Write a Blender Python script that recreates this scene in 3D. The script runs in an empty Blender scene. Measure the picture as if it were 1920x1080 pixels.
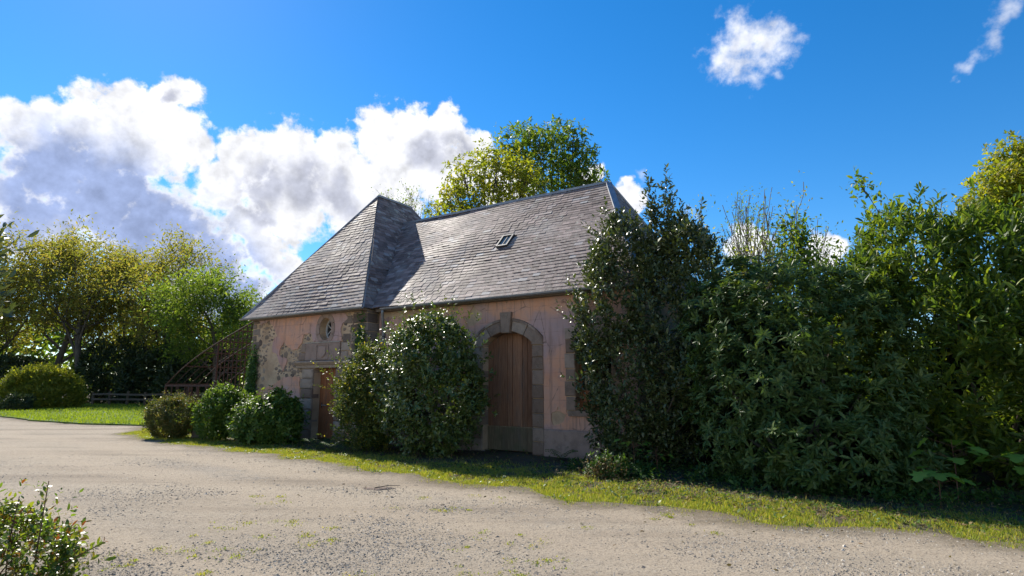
import bpy, bmesh, math, random
import numpy as np
from mathutils import Vector, Matrix

R = math.radians
scene = bpy.context.scene
rng = np.random.default_rng(7)
random.seed(7)

# ------------------------------------------------------------------ camera
cam_d = bpy.data.cameras.new('camera')
cam = bpy.data.objects.new('camera', cam_d)
scene.collection.objects.link(cam)
cam.location = (0, 0, 1.6)
cam.rotation_euler = (R(90) + .166, 0, 0)
cam_d.sensor_width = 36.0
cam_d.lens = 36.0 * 1074.24 / 1920.0
cam_d.clip_end = 3000
scene.camera = cam

# ------------------------------------------------------------------ light, sky, exposure
SUN_AZ, SUN_EL = R(-36.0), R(40.0)      # azimuth from +Y towards +X
SUN_DIR = Vector((math.sin(SUN_AZ) * math.cos(SUN_EL), math.cos(SUN_AZ) * math.cos(SUN_EL), math.sin(SUN_EL)))
sun_d = bpy.data.lights.new('sun', 'SUN')
sun_d.energy = 3.2
sun_d.angle = R(.5)
sun_d.color = (1.0, .94, .83)
sun = bpy.data.objects.new('sun', sun_d)
sun.rotation_euler = SUN_DIR.to_track_quat('Z', 'Y').to_euler()
sun.location = (-30, 40, 45)
scene.collection.objects.link(sun)

scene.view_settings.view_transform = 'Standard'
scene.view_settings.look = 'None'
scene.view_settings.gamma = 1.0
scene.view_settings.exposure = 1.33
scene.cycles.max_bounces = 8
scene.cycles.transparent_max_bounces = 8
scene.cycles.use_denoising = True

world = bpy.data.worlds.new('World')
scene.world = world
world.use_nodes = True
WN, WL = world.node_tree.nodes, world.node_tree.links
WN.clear()

# clouds: (azimuth, elevation in degrees, angular radius in radians)
CW = [(-41.7, 19.3, .042), (-38.2, 20.4, .05), (-35.5, 22.4, .047), (-32.7, 24.5, .038), (-33.1, 21.0, .063), (-30.4, 20.4, .04),
      (-35.8, 18.7, .061), (-42.4, 14.6, .037), (-25.7, 20.1, .059), (-27.3, 17.5, .058), (-22.2, 20.9, .061), (-18.4, 20.8, .06),
      (-22.2, 17.2, .086), (-16.3, 18.6, .082), (-13.2, 23.5, .053), (-10.4, 24.5, .05), (-6.8, 24.2, .048), (-3.7, 23.1, .04),
      (-8.9, 21.4, .084), (-12.6, 19.1, .07), (-5.0, 21.0, .049), (-25.2, 14.2, .044), (-23.7, 12.5, .043), (-22.0, 10.8, .035),
      (-40.1, 16.8, .069), (-36.7, 15.0, .088), (-32.8, 13.0, .094), (-28.8, 10.2, .081), (-26.1, 7.6, .064), (-40.9, 12.1, .056),
      (-21.0, 13.9, .012), (12.0, 18.0, .034), (8.4, 20.8, .023), (22.9, 12.6, .038), (28.6, 11.6, .03), (-.6, 19.5, .055)]
CB = [(-39.6, 15.5, .105), (-35.9, 13.6, .13), (-31.6, 11.2, .13), (-27.6, 8.2, .125), (-25.5, 5.5, .1), (-41.4, 16.9, .043), (-41.8, 11.6, .049)]
CG = [(-24.1, 18.2, .048), (-20.8, 18.6, .058),
      (-8.9, 22.4, .044), (-5.1, 22.5, .04), (-17.3, 18.0, .043), (-32.2, 24.3, .015), (-24.9, 15.7, .036)]
CS = [(23.4, 30.5, .046), (25.5, 29.9, .043), (24.0, 28.6, .034), (22.5, 29.3, .034)]
CV = [(43.8, 26.9, .022), (42.9, 25.2, .019), (41.9, 24.8, .018), (40.8, 24.4, .017), (40.2, 23.5, .012), (13.9, 20.0, .019), (18.4, 16.7, .017)]
# the same broken cumulus goes on round the horizon outside the frame
_r = random.Random(11)
for _a in range(60, 312, 9):
    _e = _r.uniform(7, 24)
    for _k in range(3):
        CW.append((_a + _r.uniform(-5, 5), _e + _r.uniform(-2.5, 2.5), _r.uniform(.05, .1)))
    CG.append((_a, _e - 2.5, _r.uniform(.05, .08)))


def adir(a, e):
    a, e = R(a), R(e)
    return (math.sin(a) * math.cos(e), math.cos(a) * math.cos(e), math.sin(e))


def wmath(op, a, b=None, clamp=False):
    n = WN.new('ShaderNodeMath'); n.operation = op; n.use_clamp = clamp
    for i, x in enumerate((a, b)):
        if x is None: continue
        if isinstance(x, (int, float)): n.inputs[i].default_value = x
        else: WL.new(x, n.inputs[i])
    return n.outputs[0]


def wnoise(vec, scale, detail, rough=.55):
    n = WN.new('ShaderNodeTexNoise'); n.inputs['Scale'].default_value = scale
    n.inputs['Detail'].default_value = detail; n.inputs['Roughness'].default_value = rough
    WL.new(vec, n.inputs['Vector'])
    return n


def wsmooth(x, lo, hi, t0=0., t1=1.):
    n = WN.new('ShaderNodeMapRange'); n.interpolation_type = 'SMOOTHSTEP'
    WL.new(x, n.inputs[0]); n.inputs[1].default_value = lo; n.inputs[2].default_value = hi
    n.inputs[3].default_value = t0; n.inputs[4].default_value = t1
    return n.outputs[0]


def blobs(vec, L):
    cur = None
    for a, e, r in L:
        d = WN.new('ShaderNodeVectorMath'); d.operation = 'DISTANCE'
        WL.new(vec, d.inputs[0]); d.inputs[1].default_value = adir(a, e)
        k = WN.new('ShaderNodeMath'); k.operation = 'MULTIPLY_ADD'
        WL.new(d.outputs['Value'], k.inputs[0]); k.inputs[1].default_value = -1.0 / r; k.inputs[2].default_value = 1.0
        cur = k.outputs[0] if cur is None else wmath('SMOOTH_MAX', cur, k.outputs[0]) if False else (k.outputs[0] if cur is None else wmath('MAXIMUM', cur, k.outputs[0]))
    return cur


tc = WN.new('ShaderNodeTexCoord')
dirv = tc.outputs['Generated']
wn1 = wnoise(dirv, 16, 5)
off = WN.new('ShaderNodeVectorMath'); off.operation = 'MULTIPLY_ADD'
sub = WN.new('ShaderNodeVectorMath'); sub.operation = 'SUBTRACT'
WL.new(wn1.outputs['Color'], sub.inputs[0]); sub.inputs[1].default_value = (.5, .5, .5)
WL.new(sub.outputs[0], off.inputs[0]); off.inputs[1].default_value = (.075, .075, .075); WL.new(dirv, off.inputs[2])
wv = off.outputs[0]
fine = wnoise(dirv, 42, 7, .6).outputs['Fac']
mid = wnoise(dirv, 24, 6, .55).outputs['Fac']
fw = blobs(wv, CW)
dens = wmath('ADD', fw, wmath('MULTIPLY', wmath('SUBTRACT', fine, .5), 1.1))
alpha_w = wsmooth(dens, -.02, .32)
fs = blobs(wv, CS)
alpha_s = wsmooth(wmath('ADD', fs, wmath('MULTIPLY', wmath('SUBTRACT', fine, .5), 2.0)), -.2, 1.0, 0., .85)
fv = blobs(wv, CV)
alpha_v = wsmooth(wmath('ADD', fv, wmath('MULTIPLY', wmath('SUBTRACT', fine, .5), 2.0)), .0, 1.2, 0., .55)
alpha = wmath('MAXIMUM', wmath('MAXIMUM', alpha_w, alpha_s), alpha_v)
# relief: the noise a little towards the sun against the noise here
so = WN.new('ShaderNodeVectorMath'); so.operation = 'ADD'
WL.new(dirv, so.inputs[0]); so.inputs[1].default_value = tuple(SUN_DIR * .012)
rel = wmath('SUBTRACT', mid, wnoise(so.outputs[0], 24, 6, .55).outputs['Fac'])
fg = blobs(wv, CG)
grey = wsmooth(wmath('ADD', fg, wmath('MULTIPLY', wmath('SUBTRACT', mid, .5), .8)), -.05, .7)
grey = wmath('MULTIPLY', grey, wsmooth(dens, .12, .55))
fb = blobs(wv, CB)
blue = wsmooth(wmath('ADD', fb, wmath('MULTIPLY', wmath('SUBTRACT', wn1.outputs['Fac'], .5), .5)), -.05, .6)
blue = wmath('MULTIPLY', blue, wsmooth(dens, .1, .5))
cc = WN.new('ShaderNodeMix'); cc.data_type = 'RGBA'
WL.new(grey, cc.inputs[0]); cc.inputs[6].default_value = (.415, .42, .44, 1); cc.inputs[7].default_value = (.235, .245, .29, 1)
cc2 = WN.new('ShaderNodeMix'); cc2.data_type = 'RGBA'
WL.new(blue, cc2.inputs[0]); WL.new(cc.outputs[2], cc2.inputs[6]); cc2.inputs[7].default_value = (.155, .195, .315, 1)
shade = wmath('ADD', 1.0, wmath('MULTIPLY', rel, 1.15))
shn = WN.new('ShaderNodeVectorMath'); shn.operation = 'SCALE'
WL.new(cc2.outputs[2], shn.inputs[0]); WL.new(shade, shn.inputs['Scale'])

sky = WN.new('ShaderNodeTexSky'); sky.sky_type = 'NISHITA'; sky.sun_disc = False
sky.sun_elevation = SUN_EL; sky.sun_rotation = SUN_AZ
sky.altitude = 100; sky.air_density = 1.0; sky.dust_density = .05; sky.ozone_density = 5.0
hs = WN.new('ShaderNodeHueSaturation'); hs.inputs['Saturation'].default_value = 1.3; hs.inputs['Value'].default_value = .535
WL.new(sky.outputs[0], hs.inputs['Color'])
SKY = .13
cscale = WN.new('ShaderNodeVectorMath'); cscale.operation = 'SCALE'; cscale.inputs['Scale'].default_value = 1.0 / SKY
WL.new(shn.outputs[0], cscale.inputs[0])
mixw = WN.new('ShaderNodeMix'); mixw.data_type = 'RGBA'
WL.new(alpha, mixw.inputs[0]); WL.new(hs.outputs[0], mixw.inputs[6]); WL.new(cscale.outputs[0], mixw.inputs[7])
bg = WN.new('ShaderNodeBackground'); bg.inputs['Strength'].default_value = SKY
WL.new(mixw.outputs[2], bg.inputs['Color'])
wo = WN.new('ShaderNodeOutputWorld'); WL.new(bg.outputs[0], wo.inputs['Surface'])

# ------------------------------------------------------------------ helpers
COL = scene.collection


def link(o, parent=None):
    COL.objects.link(o)
    if parent is not None: o.parent = parent
    return o


def tag(o, label=None, cat=None, group=None, kind=None):
    if label: o['label'] = label
    if cat: o['category'] = cat
    if group: o['group'] = group
    if kind: o['kind'] = kind
    return o


def empty(name, loc, label=None, cat=None, group=None, rz=0):
    o = bpy.data.objects.new(name, None); o.empty_display_size = .2
    o.location = loc; o.rotation_euler = (0, 0, rz)
    return tag(link(o), label, cat, group)


def mesh_np(name, V, F, mat, smooth=False):
    """V (n,3) floats, F (m,k) ints with one k."""
    V = np.ascontiguousarray(V, dtype=np.float32); F = np.ascontiguousarray(F, dtype=np.int32)
    me = bpy.data.meshes.new(name)
    k = F.shape[1]
    me.vertices.add(len(V)); me.vertices.foreach_set('co', V.ravel())
    me.loops.add(F.size); me.loops.foreach_set('vertex_index', F.ravel())
    me.polygons.add(len(F))
    me.polygons.foreach_set('loop_start', np.arange(0, F.size, k, dtype=np.int32))
    me.polygons.foreach_set('loop_total', np.full(len(F), k, dtype=np.int32))
    me.polygons.foreach_set('use_smooth', np.full(len(F), smooth, dtype=bool))
    me.update(calc_edges=True)
    if mat: me.materials.append(mat)
    return me


def mesh_py(name, V, F, mat, smooth=False):
    me = bpy.data.meshes.new(name)
    me.from_pydata([tuple(map(float, v)) for v in V], [], [tuple(map(int, f)) for f in F])
    if mat: me.materials.append(mat)
    if smooth:
        me.polygons.foreach_set('use_smooth', np.ones(len(me.polygons), dtype=bool))
    me.update()
    return me


def obj(name, me, parent=None, loc=None):
    o = bpy.data.objects.new(name, me)
    if loc is not None: o.location = loc
    return link(o, parent)


class MB:
    def __init__(s): s.V = []; s.F = []
    def add(s, V, F):
        b = len(s.V); s.V += [tuple(v) for v in V]; s.F += [tuple(i + b for i in f) for f in F]; return s
    def box(s, x0, x1, y0, y1, z0, z1):
        V = [(x, y, z) for z in (z0, z1) for y in (y0, y1) for x in (x0, x1)]
        return s.add(V, [(0, 2, 3, 1), (4, 5, 7, 6), (0, 1, 5, 4), (2, 6, 7, 3), (0, 4, 6, 2), (1, 3, 7, 5)])
    def bar(s, a, b, w, h, up=(0, 0, 1)):
        a, b = Vector(a), Vector(b); d = (b - a).normalized(); up = Vector(up)
        if abs(d.dot(up)) > .98: up = Vector((1, 0, 0))
        x = d.cross(up).normalized() * w / 2; y = x.cross(d).normalized() * h / 2
        V = [a - x - y, a + x - y, a + x + y, a - x + y, b - x - y, b + x - y, b + x + y, b - x + y]
        return s.add(V, [(3, 2, 1, 0), (4, 5, 6, 7), (0, 1, 5, 4), (1, 2, 6, 5), (2, 3, 7, 6), (3, 0, 4, 7)])
    def tube(s, pts, rad, n=8, cap=True):
        pts = [Vector(p) for p in pts]; m = len(pts)
        rad = rad if hasattr(rad, '__len__') else [rad] * m
        b = len(s.V); ref = None
        for i, p in enumerate(pts):
            d = (pts[min(i + 1, m - 1)] - pts[max(i - 1, 0)]).normalized()
            if ref is None: ref = d.orthogonal().normalized()
            ref = (ref - d * ref.dot(d))
            if ref.length < 1e-5: ref = d.orthogonal()
            ref.normalize(); q = d.cross(ref)
            for k in range(n):
                t = 2 * math.pi * k / n
                s.V.append(tuple(p + (ref * math.cos(t) + q * math.sin(t)) * rad[i]))
        for i in range(m - 1):
            for k in range(n):
                k2 = (k + 1) % n
                s.F.append((b + i * n + k, b + i * n + k2, b + (i + 1) * n + k2, b + (i + 1) * n + k))
        if cap:
            s.F.append(tuple(b + k for k in range(n))[::-1]); s.F.append(tuple(b + (m - 1) * n + k for k in range(n)))
        return s
    def build(s, name, mat, parent=None, smooth=False, loc=None):
        return obj(name, mesh_py(name, s.V, s.F, mat, smooth), parent, loc)


def pnoise(P, seed=0, freq=1.0, octaves=3):
    """smooth pseudo-noise in about -1..1 for an (n,3) or (n,2) array."""
    P = np.asarray(P, float) * freq
    r = np.random.default_rng(seed + 100)
    out = np.zeros(P.shape[:-1]); amp = 1.; tot = 0
    for o in range(octaves):
        for k in range(4):
            d = r.normal(size=P.shape[-1]); d /= np.linalg.norm(d)
            out += amp * np.sin(P @ d * (1.3 + .7 * r.random()) * 2 ** o * 2 + r.random() * 6.28)
        tot += amp * 2.2; amp *= .55
    return out / tot


def sd_poly(P, poly):
    """signed distance, positive inside."""
    poly = np.asarray(poly, float); n = len(poly)
    d = np.full(len(P), 1e9); ins = np.zeros(len(P), bool)
    for i in range(n):
        a, b = poly[i], poly[(i + 1) % n]
        e = b - a; w = P - a
        t = np.clip((w @ e) / (e @ e + 1e-12), 0, 1)
        d = np.minimum(d, np.linalg.norm(w - t[:, None] * e, axis=1))
        c = ((a[1] > P[:, 1]) != (b[1] > P[:, 1]))
        with np.errstate(divide='ignore', invalid='ignore'):
            x = (b[0] - a[0]) * (P[:, 1] - a[1]) / (b[1] - a[1] + 1e-12) + a[0]
        ins ^= c & (P[:, 0] < x)
    return np.where(ins, d, -d)


def sd_box(P, x0, x1, y0, y1):
    return np.minimum(np.minimum(P[:, 0] - x0, x1 - P[:, 0]), np.minimum(P[:, 1] - y0, y1 - P[:, 1]))


def sd_ell(P, cx, cy, rx, ry):
    q = np.hypot((P[:, 0] - cx) / rx, (P[:, 1] - cy) / ry)
    return (1 - q) * min(rx, ry)


def sheet(field, x0, x1, y0, y1, res, depth, to3):
    """contour sheet of field>0 with a rim; to3(x,y,t)->xyz with t=0 front, t=1 back."""
    nx, ny = int(round((x1 - x0) / res)) + 1, int(round((y1 - y0) / res)) + 1
    X, Y = np.meshgrid(np.linspace(x0, x1, nx), np.linspace(y0, y1, ny), indexing='ij')
    P = np.stack([X.ravel(), Y.ravel()], 1)
    f = field(P).reshape(nx, ny)
    ins = f > 0
    idx = -np.ones((nx, ny), int); idx[ins] = np.arange(ins.sum())
    V2 = list(map(tuple, P.reshape(nx, ny, 2)[ins]))
    F = []; rim = []
    full = ins[:-1, :-1] & ins[1:, :-1] & ins[1:, 1:] & ins[:-1, 1:]
    ii, jj = np.nonzero(full)
    Q = np.stack([idx[ii, jj], idx[ii + 1, jj], idx[ii + 1, jj + 1], idx[ii, jj + 1]], 1)
    F += list(map(tuple, Q))
    cache = {}
    def ev(a, b):
        k = (a, b) if a < b else (b, a)
        if k not in cache:
            fa, fb = f[k[0]], f[k[1]]; t = fa / (fa - fb)
            pa = np.array((X[k[0]], Y[k[0]])); pb = np.array((X[k[1]], Y[k[1]]))
            cache[k] = len(V2); V2.append(tuple(pa + (pb - pa) * t))
        return cache[k]
    anyc = ins[:-1, :-1] | ins[1:, :-1] | ins[1:, 1:] | ins[:-1, 1:]
    for i, j in zip(*np.nonzero(anyc & ~full)):
        cs = [(i, j), (i + 1, j), (i + 1, j + 1), (i, j + 1)]
        poly = []; cut = []
        for k in range(4):
            a, b = cs[k], cs[(k + 1) % 4]
            if ins[a]: poly.append(int(idx[a]))
            if ins[a] != ins[b]:
                e = ev(a, b); poly.append(e); cut.append((e, ins[a]))
        if len(poly) >= 3: F.append(tuple(poly))
        for k in range(len(cut)):
            if cut[k][1]: rim.append((cut[k][0], cut[(k + 1) % len(cut)][0]))
    # outer border of the grid
    for (a, b) in [((i, 0), (i + 1, 0)) for i in range(nx - 1)] + [((nx - 1, j), (nx - 1, j + 1)) for j in range(ny - 1)] + \
                  [((i + 1, ny - 1), (i, ny - 1)) for i in range(nx - 1)] + [((0, j + 1), (0, j)) for j in range(ny - 1)]:
        if ins[a] and ins[b]: rim.append((int(idx[a]), int(idx[b])))
    n = len(V2)
    V = [to3(x, y, 0) for x, y in V2]
    if depth:
        used = {}
        for a, b in rim:
            for q in (a, b):
                if q not in used: used[q] = len(V); V.append(to3(V2[q][0], V2[q][1], 1))
            F.append((b, a, used[a], used[b]))
    return V, F


# ------------------------------------------------------------------ materials
class NT:
    def __init__(s, name):
        s.m = bpy.data.materials.new(name); s.m.use_nodes = True
        s.n = s.m.node_tree.nodes; s.l = s.m.node_tree.links; s.n.clear()
        s.out = s.n.new('ShaderNodeOutputMaterial')
        s.tc = s.n.new('ShaderNodeTexCoord')
    def set(s, sock, x):
        if isinstance(x, (int, float)): sock.default_value = x
        elif isinstance(x, tuple): sock.default_value = x if len(x) != 3 or sock.type != 'RGBA' else (*x, 1)
        else: s.l.new(x, sock)
    def noise(s, scale, detail=4, rough=.55, vec=None, dist=0.):
        n = s.n.new('ShaderNodeTexNoise'); n.inputs['Scale'].default_value = scale
        n.inputs['Detail'].default_value = detail; n.inputs['Roughness'].default_value = rough; n.inputs['Distortion'].default_value = dist
        s.l.new(vec or s.tc.outputs['Object'], n.inputs['Vector']); return n.outputs['Fac']
    def voro(s, scale, feat='F1', vec=None, out='Distance'):
        n = s.n.new('ShaderNodeTexVoronoi'); n.feature = feat; n.inputs['Scale'].default_value = scale
        s.l.new(vec or s.tc.outputs['Object'], n.inputs['Vector']); return n.outputs[out]
    def mapping(s, scale=(1, 1, 1), rot=(0, 0, 0), loc=(0, 0, 0)):
        n = s.n.new('ShaderNodeMapping'); n.inputs['Scale'].default_value = scale; n.inputs['Rotation'].default_value = rot; n.inputs['Location'].default_value = loc
        s.l.new(s.tc.outputs['Object'], n.inputs['Vector']); return n.outputs[0]
    def ramp(s, x, stops, interp='LINEAR'):
        n = s.n.new('ShaderNodeValToRGB'); s.l.new(x, n.inputs[0]); cr = n.color_ramp; cr.interpolation = interp
        while len(cr.elements) < len(stops): cr.elements.new(.5)
        for e, (p, c) in zip(cr.elements, stops):
            e.position = p; e.color = (*c, 1) if len(c) == 3 else c
        return n.outputs[0]
    def mix(s, fac, a, b, mode='MIX'):
        n = s.n.new('ShaderNodeMix'); n.data_type = 'RGBA'; n.blend_type = mode
        s.set(n.inputs[0], fac); s.set(n.inputs[6], a); s.set(n.inputs[7], b); return n.outputs[2]
    def math(s, op, a, b=None, clamp=False):
        n = s.n.new('ShaderNodeMath'); n.operation = op; n.use_clamp = clamp
        s.set(n.inputs[0], a)
        if b is not None: s.set(n.inputs[1], b)
        return n.outputs[0]
    def step(s, x, lo, hi, t0=0., t1=1.):
        n = s.n.new('ShaderNodeMapRange'); n.interpolation_type = 'SMOOTHSTEP'
        s.l.new(x, n.inputs[0]); n.inputs[1].default_value = lo; n.inputs[2].default_value = hi
        n.inputs[3].default_value = t0; n.inputs[4].default_value = t1; return n.outputs[0]
    def rnd(s):
        g = s.n.new('ShaderNodeNewGeometry'); o = s.n.new('ShaderNodeObjectInfo')
        return s.math('FRACT', s.math('ADD', g.outputs['Random Per Island'], o.outputs['Random']))
    def sep(s, vec=None):
        n = s.n.new('ShaderNodeSeparateXYZ'); s.l.new(vec or s.tc.outputs['Object'], n.inputs[0]); return n.outputs
    def bump(s, h, strength, dist=.01):
        n = s.n.new('ShaderNodeBump'); n.inputs['Strength'].default_value = strength; n.inputs['Distance'].default_value = dist
        s.l.new(h, n.inputs['Height']); return n.outputs[0]
    def pbsdf(s, col, rough=.8, spec=.3, normal=None, metal=0.):
        b = s.n.new('ShaderNodeBsdfPrincipled'); s.set(b.inputs['Base Color'], col); s.set(b.inputs['Roughness'], rough)
        b.inputs['Specular IOR Level'].default_value = spec; b.inputs['Metallic'].default_value = metal
        if normal is not None: s.l.new(normal, b.inputs['Normal'])
        return b.outputs[0]
    def done(s, sh):
        s.l.new(sh, s.out.inputs['Surface']); return s.m


def leaf_mat(name, stops, rough=.38, transl=.3, spec=.5, tcol=None):
    t = NT(name); r = t.rnd()
    col = t.ramp(r, stops)
    big = t.noise(1.3, 3)
    col = t.mix(t.step(big, .35, .7, 0., .35), col, (1.35, 1.2, .9), 'MULTIPLY')
    p = t.pbsdf(col, rough, spec)
    tr = t.n.new('ShaderNodeBsdfTranslucent')
    t.l.new(t.mix(1., col, tcol or (1.9, 1.9, .75), 'MULTIPLY'), tr.inputs['Color'])
    mx = t.n.new('ShaderNodeMixShader'); mx.inputs[0].default_value = transl
    t.l.new(p, mx.inputs[1]); t.l.new(tr.outputs[0], mx.inputs[2])
    return t.done(mx.outputs[0])


def bark_mat(name, c1, c2):
    t = NT(name)
    n = t.noise(9, 5, .6, t.mapping((1, 1, .25)))
    return t.done(t.pbsdf(t.ramp(n, [(.3, c1), (.7, c2)]), .9, .2, t.bump(n, .6, .02)))


M = {}
M['bark'] = bark_mat('bark', (.055, .045, .035), (.15, .125, .095))
M['bark_pale'] = bark_mat('bark_pale', (.12, .10, .075), (.26, .22, .17))
M['twig_red'] = bark_mat('twig_red', (.10, .05, .035), (.19, .10, .06))


def make_slate(name, base):
    t = NT(name); r = t.rnd()
    a = [tuple(x * k for x in base) for k in (.55, .85, 1.12, 1.45)]
    col = t.ramp(r, [(0, a[0]), (.35, a[1]), (.72, a[2]), (.9, a[3]), (1, (.33, .315, .31))])
    n = t.noise(.9, 4); st = t.noise(2.2, 4, .6, t.mapping((1.6, .35, .35)))
    col = t.mix(t.step(n, .5, .66, 0., .6), col, (.31, .275, .25))
    lich = t.noise(7, 5, .65)
    col = t.mix(t.math('MULTIPLY', t.step(lich, .54, .64), t.step(st, .48, .62)), col, (.42, .39, .32))
    col = t.mix(t.step(t.noise(38, 3), .5, .75, 0., .35), col, (.075, .06, .055))
    return t.done(t.pbsdf(col, t.step(n, .3, .7, .6, .76), .14, t.bump(t.noise(22, 4), .35, .006)))


M['slate'] = make_slate('slate', (.225, .168, .150))
t = NT('zinc'); n = t.noise(6, 4)
M['zinc'] = t.done(t.pbsdf(t.ramp(n, [(.3, (.20, .21, .23)), (.7, (.33, .34, .36))]), .5, .5, t.bump(n, .15, .004), .55))
t = NT('plaster')
n1 = t.noise(.9, 5, .6); n2 = t.noise(3.2, 5, .65); n3 = t.noise(26, 4)
col = t.ramp(n1, [(.28, (.60, .27, .165)), (.45, (.68, .355, .225)), (.6, (.60, .355, .265)), (.72, (.52, .36, .31)), (.85, (.66, .45, .30))])
col = t.mix(t.step(n2, .5, .72, 0., .55), col, (.36, .27, .255))
col = t.mix(t.step(t.noise(.55, 3, .5, t.mapping((1, 1, 1.6), (0, 0, 0), (3.1, 0, .4))), .46, .6, 0., .6), col, (.40, .305, .315))
st = t.noise(3.0, 4, .6, t.mapping((2.6, 1, .22)))
col = t.mix(t.step(st, .52, .68, 0., .6), col, (.27, .175, .14))
ck = t.voro(1.7, 'DISTANCE_TO_EDGE', t.mapping((1, 1, .8)))
ckw = t.math('ADD', ck, t.math('MULTIPLY', t.math('SUBTRACT', t.noise(9, 4), .5), .06))
col = t.mix(t.math('MULTIPLY', t.step(ckw, .0, .02, .8, 0.), t.step(n1, .45, .6)), col, (.12, .08, .06))
br = t.n.new('ShaderNodeTexBrick'); br.offset = .5
mp = t.n.new('ShaderNodeMapping'); mp.inputs['Rotation'].default_value = (R(90), 0, 0); t.l.new(t.tc.outputs['Object'], mp.inputs['Vector'])
cx = t.sep(); cb = t.n.new('ShaderNodeCombineXYZ'); t.l.new(cx[0], cb.inputs[0]); t.l.new(cx[2], cb.inputs[1])
t.l.new(cb.outputs[0], br.inputs['Vector']); br.inputs['Scale'].default_value = 1.0
br.inputs['Mortar Size'].default_value = .006; br.inputs['Mortar Smooth'].default_value = .3
br.inputs['Brick Width'].default_value = .52; br.inputs['Row Height'].default_value = .31
col = t.mix(t.math('MULTIPLY', br.outputs['Fac'], t.step(n2, .42, .58, .05, .35)), col, (.14, .085, .07))
hgt = t.math('SUBTRACT', t.math('ADD', t.math('MULTIPLY', n3, .4), n2), t.math('MULTIPLY', br.outputs['Fac'], .5))
M['plaster'] = t.done(t.pbsdf(col, .92, .15, t.bump(hgt, .5, .012)))
t = NT('base_coat'); n1 = t.noise(1.8, 5, .6); n2 = t.noise(14, 5, .65)
col = t.ramp(n1, [(.3, (.40, .265, .165)), (.55, (.57, .40, .26)), (.75, (.62, .47, .33))])
col = t.mix(t.step(n2, .55, .7, 0., .5), col, (.29, .215, .145))
M['base_coat'] = t.done(t.pbsdf(col, .95, .1, t.bump(n2, .8, .025)))


def make_stone(name, stops, sc=6., bump=.5):
    t = NT(name); r = t.rnd(); col = t.ramp(r, stops)
    n1 = t.noise(sc, 5, .65); n2 = t.noise(sc * 5, 4)
    col = t.mix(t.step(n1, .42, .68, 0., .65), col, (.62, .62, .60), 'MULTIPLY')
    col = t.mix(t.math('MULTIPLY', t.step(n2, .6, .68), t.step(n1, .45, .6, 0., .55)), col, (.40, .38, .32))
    return t.done(t.pbsdf(col, .9, .2, t.bump(t.math('ADD', n1, t.math('MULTIPLY', n2, .35)), bump, .015)))


M['stone'] = make_stone('stone', [(0, (.215, .145, .105)), (.5, (.31, .22, .165)), (1, (.41, .315, .245))])
M['rubble'] = make_stone('rubble', [(0, (.14, .10, .078)), (.5, (.215, .16, .125)), (1, (.30, .235, .19))], 9)
M['rubble_pale'] = make_stone('rubble_pale', [(0, (.20, .145, .105)), (.5, (.28, .205, .15)), (1, (.38, .29, .215))], 9)
M['panel'] = make_stone('panel', [(0, (.33, .23, .18)), (1, (.38, .265, .21))], 5)
M['mortar'] = make_stone('mortar', [(0, (.42, .36, .29)), (1, (.42, .36, .29))], 8)


def make_wood(name, c1, c2, green=0.):
    t = NT(name); r = t.rnd()
    g = t.noise(12, 5, .65, t.mapping((3.2, 3.2, .22)))
    col = t.ramp(g, [(.28, c1), (.72, c2)])
    col = t.mix(1., col, t.ramp(r, [(0, (.72, .70, .68)), (1, (1.2, 1.16, 1.1))]), 'MULTIPLY')
    dr = t.noise(2.2, 4, .6, t.mapping((2.4, 2.4, .4)))
    col = t.mix(t.step(dr, .5, .75, 0., .55), col, (.135, .118, .10))
    if green: col = t.mix(t.step(t.noise(4, 4), .4, .7, 0., green), col, (.11, .12, .065))
    return t.done(t.pbsdf(col, .75, .25, t.bump(g, .35, .008)))


M['wood_brown'] = make_wood('wood_brown', (.19, .088, .05), (.39, .21, .125))
M['wood_low'] = make_wood('wood_low', (.15, .11, .07), (.31, .24, .155), .5)
M['wood_orange'] = make_wood('wood_orange', (.20, .072, .03), (.36, .15, .065))
M['wood_fence'] = make_wood('wood_fence', (.08, .06, .042), (.17, .13, .09))
M['wood_grey'] = make_wood('wood_grey', (.13, .10, .075), (.27, .22, .17))
t = NT('rust'); n = t.noise(14, 5, .65)
M['rust'] = t.done(t.pbsdf(t.ramp(n, [(.3, (.035, .022, .018)), (.6, (.075, .04, .03)), (.8, (.13, .08, .055))]), .85, .3, t.bump(n, .4, .006)))
t = NT('white_paint'); n = t.noise(20, 4)
M['white_paint'] = t.done(t.pbsdf(t.ramp(n, [(.3, (.48, .47, .45)), (.7, (.68, .67, .64))]), .6, .3))
t = NT('dark_glass')
M['dark_glass'] = t.done(t.pbsdf((.012, .014, .016), .06, .6))
t = NT('skylight_glass')
M['sky_glass'] = t.done(t.pbsdf((.10, .11, .09), .12, .8))
t = NT('dark_metal')
M['dark_metal'] = t.done(t.pbsdf((.035, .036, .04), .45, .5))
t = NT('iron')
M['iron'] = t.done(t.pbsdf((.45, .43, .40), .4, .5, None, .6))

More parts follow.
